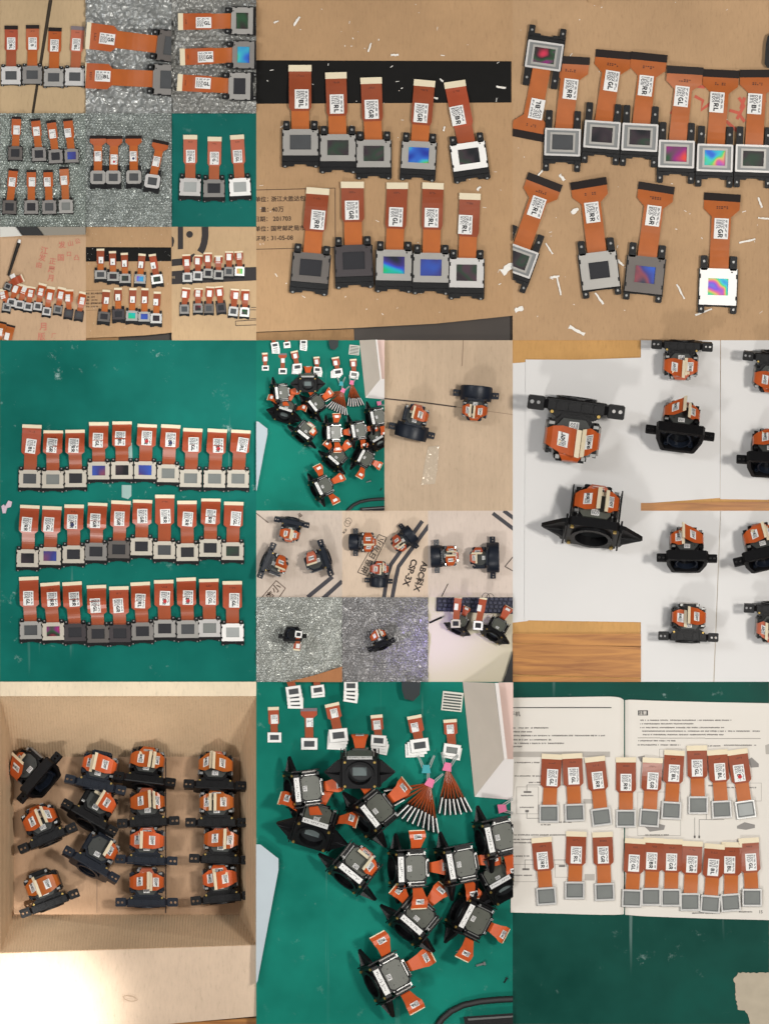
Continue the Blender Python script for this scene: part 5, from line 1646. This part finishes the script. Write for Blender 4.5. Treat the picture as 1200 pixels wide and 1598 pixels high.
tag(r, 'slim black pen at the left of the cream desk', 'pen')
MB().tube([(-12, 0, 1.6), (9, 0, 1.6)], 1.5, 8).build('barrel', M_BLACK, r, clip=T.clip, W=W_)
MB().tube([(9, 0, 1.6), (13, 0, 1.6)], [1.5, .4], 8).build('tip', M_SCREW, r, clip=T.clip, W=W_)
unit(T, 45, 50, 'winged prism unit with raised ribbon, left on the cream desk', rot=-25, tilt=66, k=0.46, mount='wing', flaps='B', mode='splay', seed=15, width=100, fx='red', codes=None)
unit(T, 101, 58, 'winged prism unit with blue glass, right on the cream desk', rot=-30, tilt=60, k=0.56, mount='wing', flaps='B', mode='splay', seed=16, width=104, fx='red', codes=None)
panel(T, (43, 41), (47, 0), (44, 15), 'square-windowed panel with upright ribbon beside the left desk unit', code='', pw=15, ph=13, cw=12, cl=3, neck=10, lw=6, lh=10, tone='warm', screen='dark', fx='red', bot=.5, ear=.5, earb=0, detail=False, marking=False, zb=30, rot=0)
panel(T, (78, 44), (86, 2), (80, 17), 'square-windowed panel with upright ribbon beside the right desk unit', code='', pw=15, ph=14, cw=12, cl=3, neck=10, lw=6, lh=10, tone='white', screen='dark', fx='red', bot=.5, ear=.5, earb=0, detail=False, marking=False, zb=34, rot=-4)
sheet(T, 'dark_phone', M_DARK, [(122, 118), (134, 78), (134, 134), (116, 134)], 0.3, 6, 'dark slab at the right edge of the cream desk', 'phone')

# ================================================================ units on white paper
T = Tile(800, 531, 1000, 1064)
board(T, 'cardboard', cardboard('card_k', (196, 150, 92)), 'golden cardboard under the white papers', top=-1.5)
WD = wood('wood_plank', (190, 130, 62), (146, 90, 40))
for i, (a, b_) in enumerate(((458, 473), (475, 524), (526, 540))):
    w_ = sheet(T, 'wood_plank', WD, [(0, a - 2), (0, b_ - 3), (200, b_ + 3), (200, a + (3 if i else 0))] if i else [(0, a), (0, b_ - 1), (200, b_ + 6), (200, a)], -1.2, 2.0, '%s wooden plank below the white paper' % ['narrow upper', 'broad knotted', 'lowest'][i], 'plank')
sheet(T, 'white_paper', PAPER, [(-2, 36), (24, 34), (24, 438), (-2, 441)], -1.2, -0.6, 'white paper edge peeking out at the far left under the tall sheet', 'paper')
sheet(T, 'white_paper', PAPER, [(20, 30), (100, 30.5), (202, 27), (202, 440), (18, 437)], 0.0, 0.8, 'tall white paper sheet above the wooden planks', 'paper')
T.z = 0.9
unit(T, 97, 105, 'bar-mounted prism unit with spread ears at the top of the tall paper', rot=173, tilt=86, k=1.68, mount='bar', flaps='LRB', seed=17, fx='vivid', group='units on white papers')
unit(T, 122, 300, 'prism unit with pointed black wings, lower on the tall paper', rot=-8, tilt=66, k=1.42, mount='wing', flaps='LRB', seed=18, fx='vivid', width=112, group='units on white papers')
T.z = 0

T = Tile(1000, 531, 1200, 797)
board(T, 'cardboard', cardboard('card_k', (0, 0, 0)), 'cardboard strip under the upper right papers', top=-1.5)
sheet(T, 'wood_plank', WD, [(0, 254), (202, 252), (202, 268), (0, 268)], -1.2, 1, 'wooden plank below the upper right papers', 'plank')
sheet(T, 'white_paper', PAPER, [(0, -2), (124, -2), (123.5, 246), (0, 255)], -1.0, -0.2, 'white paper sheet at the left of the upper right pair', 'paper')
sheet(T, 'white_paper', PAPER, [(125, -2), (204, -2), (204, 249), (123.8, 248)], -1.0, 0.4, 'white paper sheet at the right of the upper right pair', 'paper')
T.z = 0.5
unit(T, 62, 8, 'bar-mounted prism unit at the top of the upper papers', rot=177, tilt=80, k=1.06, mount='bar', flaps='LRB', seed=19, group='units on white papers')
unit(T, 57, 152, 'prism unit with square dark frame at the left of the upper papers', rot=-7, tilt=52, k=1.12, mount='square', flaps='LRB', seed=20, width=96, group='units on white papers')
unit(T, 204, 28, 'bar-mounted prism unit cut off at the upper right paper edge', rot=174, tilt=80, k=1.06, mount='bar', flaps='LRB', seed=21, group='units on white papers')
unit(T, 197, 194, 'prism unit with dark frame cut off at the lower right of the upper papers', rot=-3, tilt=58, k=1.08, mount='square', flaps='LB', seed=22, width=96, group='units on white papers')
T = Tile(1000, 797, 1200, 1064)
board(T, 'cardboard', cardboard('card_k2', (206, 196, 180)), 'pale board under the lower right papers', top=-1.5)
sheet(T, 'white_paper', PAPER, [(0, -2), (124, -2), (113, 268), (0, 268)], -1.0, 0.4, 'white paper sheet at the left of the lower right pair', 'paper')
sheet(T, 'white_paper', PAPER, [(125, -2), (204, -2), (204, 268), (114.5, 268)], -1.0, -0.2, 'white paper sheet at the right of the lower right pair', 'paper')
T.z = 0.5
unit(T, 69, 78, 'prism unit with round dark opening at the left of the lower papers', rot=-1, tilt=62, k=1.02, mount='square', flaps='LRB', seed=23, width=92, group='units on white papers')
unit(T, 192, 74, 'prism unit with round dark opening cut off at the right of the lower papers', rot=13, tilt=62, k=1.06, mount='square', flaps='LRB', seed=24, width=96, group='units on white papers')
unit(T, 72, 196, 'bar-mounted prism unit with cream strip, low on the lower papers', rot=-2, tilt=86, k=1.04, mount='bar', flaps='LR', seed=25, group='units on white papers')
unit(T, 205, 152, 'bar-mounted prism unit cut off at the lower right paper edge', rot=178, tilt=84, k=1.04, mount='bar', flaps='LRB', seed=26, fx='pink', group='units on white papers')

# ================================================================ cardboard box with prism units
FZ = -110.0
T = Tile(0, 1064, 400, 1598)
r = root('cardboard_box', 200, 1304, BASE)
tag(r, 'open cardboard box holding fourteen prism units, its front flap folded out', 'box')
def quad(pts, m, name, th=3.0, sub=1):
    """wall panel from four (px, py, z) corners, given thickness"""
    P = []
    for (x_, y_, z_) in pts:
        v = wpos(T.x0 + x_, T.y0 + y_, z_) - wpos(200, 1304, BASE)
        P.append(Vector((v.x / S, v.y / S, v.z / S)))
    n_ = (P[1] - P[0]).cross(P[2] - P[0]).normalized()
    if n_.z < 0:
        n_ = -n_
    P2 = [p - n_ * th for p in P]
    mb = MB(); n = len(P)
    mb.add(P + P2, [tuple(range(n)), tuple(range(2 * n - 1, n - 1, -1))] + [(i, (i + 1) % n, n + (i + 1) % n, n + i) for i in range(n)])
    return mb.build(name, m, r)
cw_ = cardboard('card_wall', (206, 176, 142), 0.0, flute=0.5); cf_ = cardboard('card_floor', (184, 150, 120)); cfl = cardboard('card_flap', (208, 184, 160))
quad([(22, 117, FZ), (373, 117, FZ), (373, 363, FZ), (22, 363, FZ)], cf_, 'box_floor', 8)
quad([(22, 117, FZ), (373, 117, FZ), (400, 24, -2), (0, 24, -2)], cw_, 'back_wall')
quad([(0, 22.5, -1), (400, 22.5, -1), (400, 0, 2), (0, 0, 2)], cardboard('card_rim', (232, 214, 186)), 'back_flap')
quad([(22, 117, FZ), (0, 24, -2), (0, 423, -2), (22, 363, FZ)], cw_, 'side_wall')
quad([(373, 117, FZ), (373, 363, FZ), (400, 418, -2), (400, 24, -2)], cw_, 'side_wall')
quad([(22, 363, FZ), (373, 363, FZ), (400, 410, -2), (0, 423, -2)], cw_, 'front_wall')
quad([(0, 424, -1), (400, 411, -1), (400, 522, -8), (240, 536, -8), (0, 536, -8)], cfl, 'front_flap')
for xx in (151, 258):
    quad([(xx, 119, FZ + .6), (xx + (1.6 if xx > 200 else .8), 119, FZ + .6), (xx + (1.6 if xx > 200 else .8), 361, FZ + .6), (xx, 361, FZ + .6)], mat('seam', (0, 0, 0)) if xx > 200 else mat('seam_light', (0, 0, 0)), 'floor_seam', .3)
# pencil doodle on the flap
dd = MB()
ring = [wpos(204 + 11 * math.cos(a / 16 * 6.283) - (2 if a > 8 else 0), 1558 + 4.4 * math.sin(a / 16 * 6.283 + .3), -2) - wpos(200, 1304, BASE) for a in range(17)]
dd.tube([Vector((v.x / S, v.y / S, v.z / S)) for v in ring], 0.35, 5)
dd.build('pencil_mark', mat('pencil', (170, 140, 112), 0.8), r)
T.z = FZ + 1
N3 = lambda a, b_: (a / 3, b_ / 3)
N4 = lambda a, b_: (a / 3, b_ / 3 + 266)
NU = [(N3(205, 450), 50, 62, 'wing-like unit in the upper left corner', 'square', 'LB', M_BLACK), (N3(452, 482), -12, 78, 'first bar unit of the top row, bluish frame', 'bar', 'LR', M_BLUEBLACK), (N3(682, 465), -7, 66, 'top row unit left of the seam', 'bar', 'LRB', M_BLACK),
      (N3(1010, 487), -2, 72, 'top row unit at the right', 'bar', 'LRB', M_BLACK), (N3(232, 728), 23, 82, 'left unit of the middle, bar slanting up', 'bar', 'LRB', M_BLACK), (N3(420, 640), -30, 66, 'unit slanting down in the middle left', 'bar', 'RB', M_BLACK),
      (N3(700, 652), 3, 84, 'second unit down beside the seam', 'bar', 'LRB', M_BLACK), (N3(1018, 657), 0, 80, 'second unit down at the right', 'bar', 'LRB', M_BLACK), (N4(428, 60), -30, 68, 'lower slanting unit with empty dark top', 'bar', 'r', M_BLUEBLACK),
      (N4(690, 30), -2, 86, 'third unit down beside the seam', 'bar', 'LRB', M_BLUEBLACK), (N4(1035, 28), -2, 84, 'third unit down at the right', 'bar', 'LRB', M_BLACK), (N4(240, 232), 21, 86, 'lowest left unit, bar slanting up', 'bar', 'LR', M_BLACK),
      (N4(692, 226), 0, 87, 'lowest unit beside the seam', 'bar', 'LRB', M_BLUEBLACK), (N4(1042, 208), 6, 85, 'lowest unit at the right', 'bar', 'LRB', M_BLACK)]
for i, (p, rt, tl, ds, mt, fls, m_) in enumerate(NU):
    unit(T, p[0], p[1], 'prism unit in the box, %s' % ds, rot=rt, tilt=tl, k=1.07, mount=mt, flaps=fls, seed=60 + i, fx=['vivid', 'bright', 'amber', 'orange'][i % 4], mm=m_, group='prism units in the box', width=92)
sheet(Tile(0, 1064, 400, 1598, 1, z=0), 'wood_board', WD, [(230, 536), (400, 524), (400, 540), (230, 545)], BASE + .5, -30, 'reddish wooden board below the box flap', 'board')

# ================================================================ booklet with glass panels
T = Tile(800, 1064, 1200, 1598)
board(T, 'green_mat', greenmat('mat_o', (2, 70, 60), 0.6), 'dark scuffed green mat under the open booklet')
px, py = T.p(174, 200)
r = root('booklet', px, py, 0)
tag(r, 'open printed booklet lying under the glass panels on the green mat', 'booklet')
oB = wpos(px, py) / S
def page(xs, tops, bots, zf, name):
    mb = MB(); L = []; R = []
    for x_, t_, b_ in zip(xs, tops, bots):
        L.append(rel(T, x_, t_, zf(x_), oB)); R.append(rel(T, x_, b_, zf(x_), oB))
    mb.strip(L, R, 2.0)
    return mb.build(name, mat('page_paper', (220, 214, 205), 0.65, var=0.03, vscale=20), r, smooth=False)
zl = lambda x_: 2.6 + 1.0 * math.exp(-((x_ - 160) / 16) ** 2) - 3.2 * math.exp(-((x_ - 174) / 4) ** 2)
zr = lambda x_: 2.6 + 0.8 * math.exp(-((x_ - 190) / 16) ** 2) - 3.2 * math.exp(-((x_ - 174.6) / 4) ** 2)
xs = [-3, 40, 80, 110, 130, 140, 150, 156, 161, 165, 168, 170, 172, 173.8]
pL = page(xs, [25, 24.5, 24, 23.5, 23.2, 23, 23, 23.2, 23.6, 24.2, 25, 26, 27.2, 29], [360, 361, 362, 363, 363.4, 363.6, 363.6, 363.6, 363.6, 363.4, 363.2, 363, 362.8, 362.6], zl, 'left_page')
xs = [174.4, 176, 178, 181, 186, 192, 200, 220, 260, 320, 403]
pR = page(xs, [29, 28.6, 28.3, 28, 28, 28.2, 28.5, 29.5, 30.5, 32, 33.5], [363, 363.4, 363.8, 364, 364.4, 365, 365.5, 366.5, 368, 370, 372], zr, 'right_page')
ip = mat('ink_page', (112, 108, 104), 0.8); ipl = mat('ink_page_light', (150, 144, 136), 0.8)
def pprint(pg, zf, quads, m, name):
    mb = MB()
    for (x0, x1, y0, y1) in quads:
        mb.add([rel(T, x0, y0, zf(x0) + .25, oB), rel(T, x1, y0, zf(x1) + .25, oB), rel(T, x1, y1, zf(x1) + .25, oB), rel(T, x0, y1, zf(x0) + .25, oB)], [(0, 1, 2, 3)])
    o_ = mb.build(name, m, pg)
    if name == 'text_lines':
        o_['kind'] = 'stuff'
def line_of_text(x0, x1, y, h, seed):
    rnd = random.Random(seed); x_ = x0; out = []
    while x_ < x1:
        w_ = rnd.uniform(.7, 1.3)
        if rnd.random() < .88:
            out.append((x_, min(x1, x_ + w_), y - h / 2 * rnd.uniform(.6, 1), y + h / 2 * rnd.uniform(.6, 1)))
        x_ += w_ + rnd.uniform(.25, .5)
    return out
pprint(pL, zl, [(0, 154, 39.6, 41)], mat('ink_rule', (60, 58, 58), .8), 'printed_rule')
pprint(pL, zl, [(0, 40, 109, 117.5), (40, 100, 109, 117.5), (100, 130, 109, 117.5), (130, 152, 109, 117.5)], mat('ink_band', (178, 172, 164), .8), 'printed_band')
pprint(pR, zr, [(195, 230, 87, 88), (230, 300, 87.4, 88.4), (300, 387, 88, 89)], ipl, 'printed_rule')
pprint(pR, zr, [(195.5, 211, 44.5, 52.5)], mat('ink_rule', (0, 0, 0)), 'printed_heading')
tl_ = [l for i, (x1, y_) in enumerate([(56, 72), (30, 78), (144, 84), (60, 90.5), (80, 96), (15, 101)]) for l in line_of_text(0, x1, y_, 2.6, i)]
tl_ += [l for i, (x0, x1, y_) in enumerate([(0, 42, 126), (3, 44, 147), (25, 44, 157), (0, 82, 239), (0, 60, 246), (0, 48, 251), (0, 26, 272), (13, 32, 177.5), (11, 33, 196), (44, 92, 219), (44, 60, 223), (2, 32, 302)]) for l in line_of_text(x0, x1, y_, 2.4, 20 + i)]
pprint(pL, zl, tl_, ip, 'text_lines')
tr_ = [l for i, (x0, x1, y_) in enumerate([(199, 343, 60), (199, 282, 65.5), (199, 330, 71.5), (199, 386, 77), (203, 330, 82.5), (195, 254, 92), (195, 262, 98.5), (302, 324, 100), (330, 380, 99), (304, 318, 162), (330, 380, 165), (207, 244, 239), (207, 232, 246), (353, 374, 359), (280, 316, 361)]) for l in line_of_text(x0, x1, y_, 2.4, 50 + i)]
pprint(pR, zr, tr_, ip, 'text_lines')
# diagrams on the pages
def prule(pg, zf, pts, wd, m):
    q_ = []
    for (a, b_) in zip(pts, pts[1:]):
        x0, x1 = sorted((a[0], b_[0])); y0, y1 = sorted((a[1], b_[1]))
        q_.append((x0 - wd / 2, x1 + wd / 2, y0 - wd / 2, y1 + wd / 2))
    pprint(pg, zf, q_, m, 'printed_diagram')
for bx in ((6, 40, 164, 206), (2, 36, 285, 312), (66, 88, 285, 305)):
    prule(pL, zl, [(bx[0], bx[2]), (bx[1], bx[2]), (bx[1], bx[3]), (bx[0], bx[3]), (bx[0], bx[2])], .6, ipl)
prule(pL, zl, [(22, 170), (22, 161), (84, 161)], .8, ip); prule(pL, zl, [(22, 202), (22, 213), (60, 213)], .8, ip); prule(pL, zl, [(19, 293), (19, 278), (84, 278), (84, 288)], .8, ip)
pprint(pL, zl, [(17, 29, 170.5, 173.5), (19.5, 25, 200, 203.6), (15, 26, 291, 294), (72, 82, 316 - 30, 318 - 29)], ip, 'printed_icon')
for q_ in ((110, 128, 183, 190), (112, 128, 300, 310)):
    pprint(pL, zl, [q_], mat('ink_band', (0, 0, 0)), 'printed_device')
for bx in ((195, 262, 172, 240), (328, 388, 158, 186), (229, 264, 105, 118)):
    prule(pR, zr, [(bx[0], bx[2]), (bx[1], bx[2]), (bx[1], bx[3]), (bx[0], bx[3]), (bx[0], bx[2])], .5, ipl)
prule(pR, zr, [(284, 212), (284, 243)], .7, ip); prule(pR, zr, [(330, 215), (291, 215), (291, 243)], .7, ip); prule(pR, zr, [(302, 200), (302, 215)], .7, ip)
pprint(pR, zr, [(282.6, 285.4, 240, 244), (289.6, 292.4, 240, 244)], ip, 'printed_icon')
def ppoly(pg, zf, pts, m, name):
    mb = MB(); mb.add([rel(T, a, b_, zf(a) + .3, oB) for a, b_ in pts], [tuple(range(len(pts)))]); mb.build(name, m, pg)
dev = mat('ink_device', (140, 136, 132), 0.8)
ppoly(pR, zr, [(366, 122), (373, 118), (384, 128), (384, 133), (372, 134)], dev, 'printed_device')
ppoly(pR, zr, [(350, 225), (362, 219), (378, 223), (378, 228), (364, 231), (350, 229)], dev, 'printed_device')
ppoly(pR, zr, [(206, 226), (222, 220), (238, 224), (236, 231), (214, 234)], dev, 'printed_device')
ppoly(pR, zr, [(195, 117), (206, 115), (204, 127), (199, 124)], dev, 'printed_device')
ppoly(pR, zr, [(394, 99), (400, 97), (403, 97), (403, 113), (395, 113)], mat('ink_band', (0, 0, 0)), 'printed_tab')
def ptext(pg, zf, txt, x_, y_, sz, m, rot=0.0):
    vs, fs = text_mesh(txt, 0.015)
    mb = MB(); c, s_ = math.cos(rot), math.sin(rot)
    mb.add([rel(T, x_ + (v.x * c - v.y * s_) * sz, y_ - (v.x * s_ + v.y * c) * sz, zf(x_ + v.x * c * sz) + .45, oB) for v in vs], fs)
    mb.build('printed_text', m, pg)
ptext(pL, zl, '手机', 4, 50, 8, ip)
ptext(pR, zr, '注意', 203, 48.5, 6.5, mat('page_paper', (0, 0, 0)))
ptext(pR, zr, '15', 387.5, 359, 6.5, ip)
T.z = 4.2
O1 = [((170, 617), (183, 350), (185, 448), 'GL', 0), ((290, 612), (278, 347), (285, 440), 'GL', 2), ((415, 632), (385, 362), (398, 460), 'RR', 7), ((530, 640), (530, 365), (530, 470), 'RR', 0), ((640, 637), (655, 367), (655, 463), 'GR', -4),
      ((742, 602), (757, 332), (755, 427), 'BL', -3), ((868, 577), (862, 310), (863, 403), 'GL', 0), ((978, 597), (958, 330), (970, 420), 'BL', 3), ((1090, 597), (1052, 328), (1060, 427), 'd', 8)]
O2 = [((157, 205), (135, -58), (140, 38), 'RR', 4), ((290, 178), (298, -86), (297, 12), 'RL', 0), ((430, 185), (420, -83), (423, 12), 'GR', 2), ((557, 215), (573, -53), (567, 50), 'GL', -2), ((647, 208), (660, -56), (650, 40), 'BR', 0), ((740, 212), (748, -50), (743, 45), 'GR', 0),
      ((830, 232), (842, -40), (838, 55), 'GR', 0), ((925, 242), (945, -28), (938, 70), 'BL', -4), ((1020, 235), (1025, -36), (1015, 58), 'BL', 4), ((1120, 212), (1105, -56), (1115, 45), 'GL', 0)]
for rI, (row, oy) in enumerate(((O1, 0), (O2, 266))):
    for i, (pl, cn, lb, cd, rt) in enumerate(row):
        c3 = lambda a: (a[0] / 3, a[1] / 3 + oy)
        panel(T, c3(pl), c3(cn), c3(lb), 'grey glass lcd panel, %s from left in the %s row on the booklet' % (ORD[i], ['upper', 'lower'][rI]), code='BR' if cd == 'd' else cd, pw=31, ph=28, cw=32, cl=8, neck=21.5, lw=17, lh=26.5, rot=rt, style='glass',
              tone='white' if rI == 0 and i == 8 else 'bright', screen='pale' if rI == 0 and i == 8 else 'grey', fx='orange' if False else 'brown', dot='red' if cd == 'd' else None, group='glass panels on the booklet', win=(.72, .66), zb=0.05 * i, hump=1)
T.z = 0
def ragged(pts):
    rnd = random.Random(4); out = []
    for (a, b_), (c, d) in zip(pts, pts[1:] + pts[:1]):
        n = max(1, int(math.hypot(c - a, d - b_) / 3))
        for i in range(n):
            j = 0.9 if min(a, c) < 375 else 0
            out.append((a + (c - a) * i / n + rnd.uniform(-j, j), b_ + (d - b_) * i / n + rnd.uniform(-j, j)))
    return out
sheet(T, 'torn_paper', mat('torn_card', (176, 164, 144), 0.8, var=0.18, vscale=40), ragged([(403, 454), (352, 454), (344, 464), (348, 475), (347, 488), (350, 503), (352, 512), (362, 512), (368, 522), (372, 540), (403, 540)]), 0.2, 2.0, 'torn brownish paper piece at the lower right corner of the dark mat', 'torn paper')
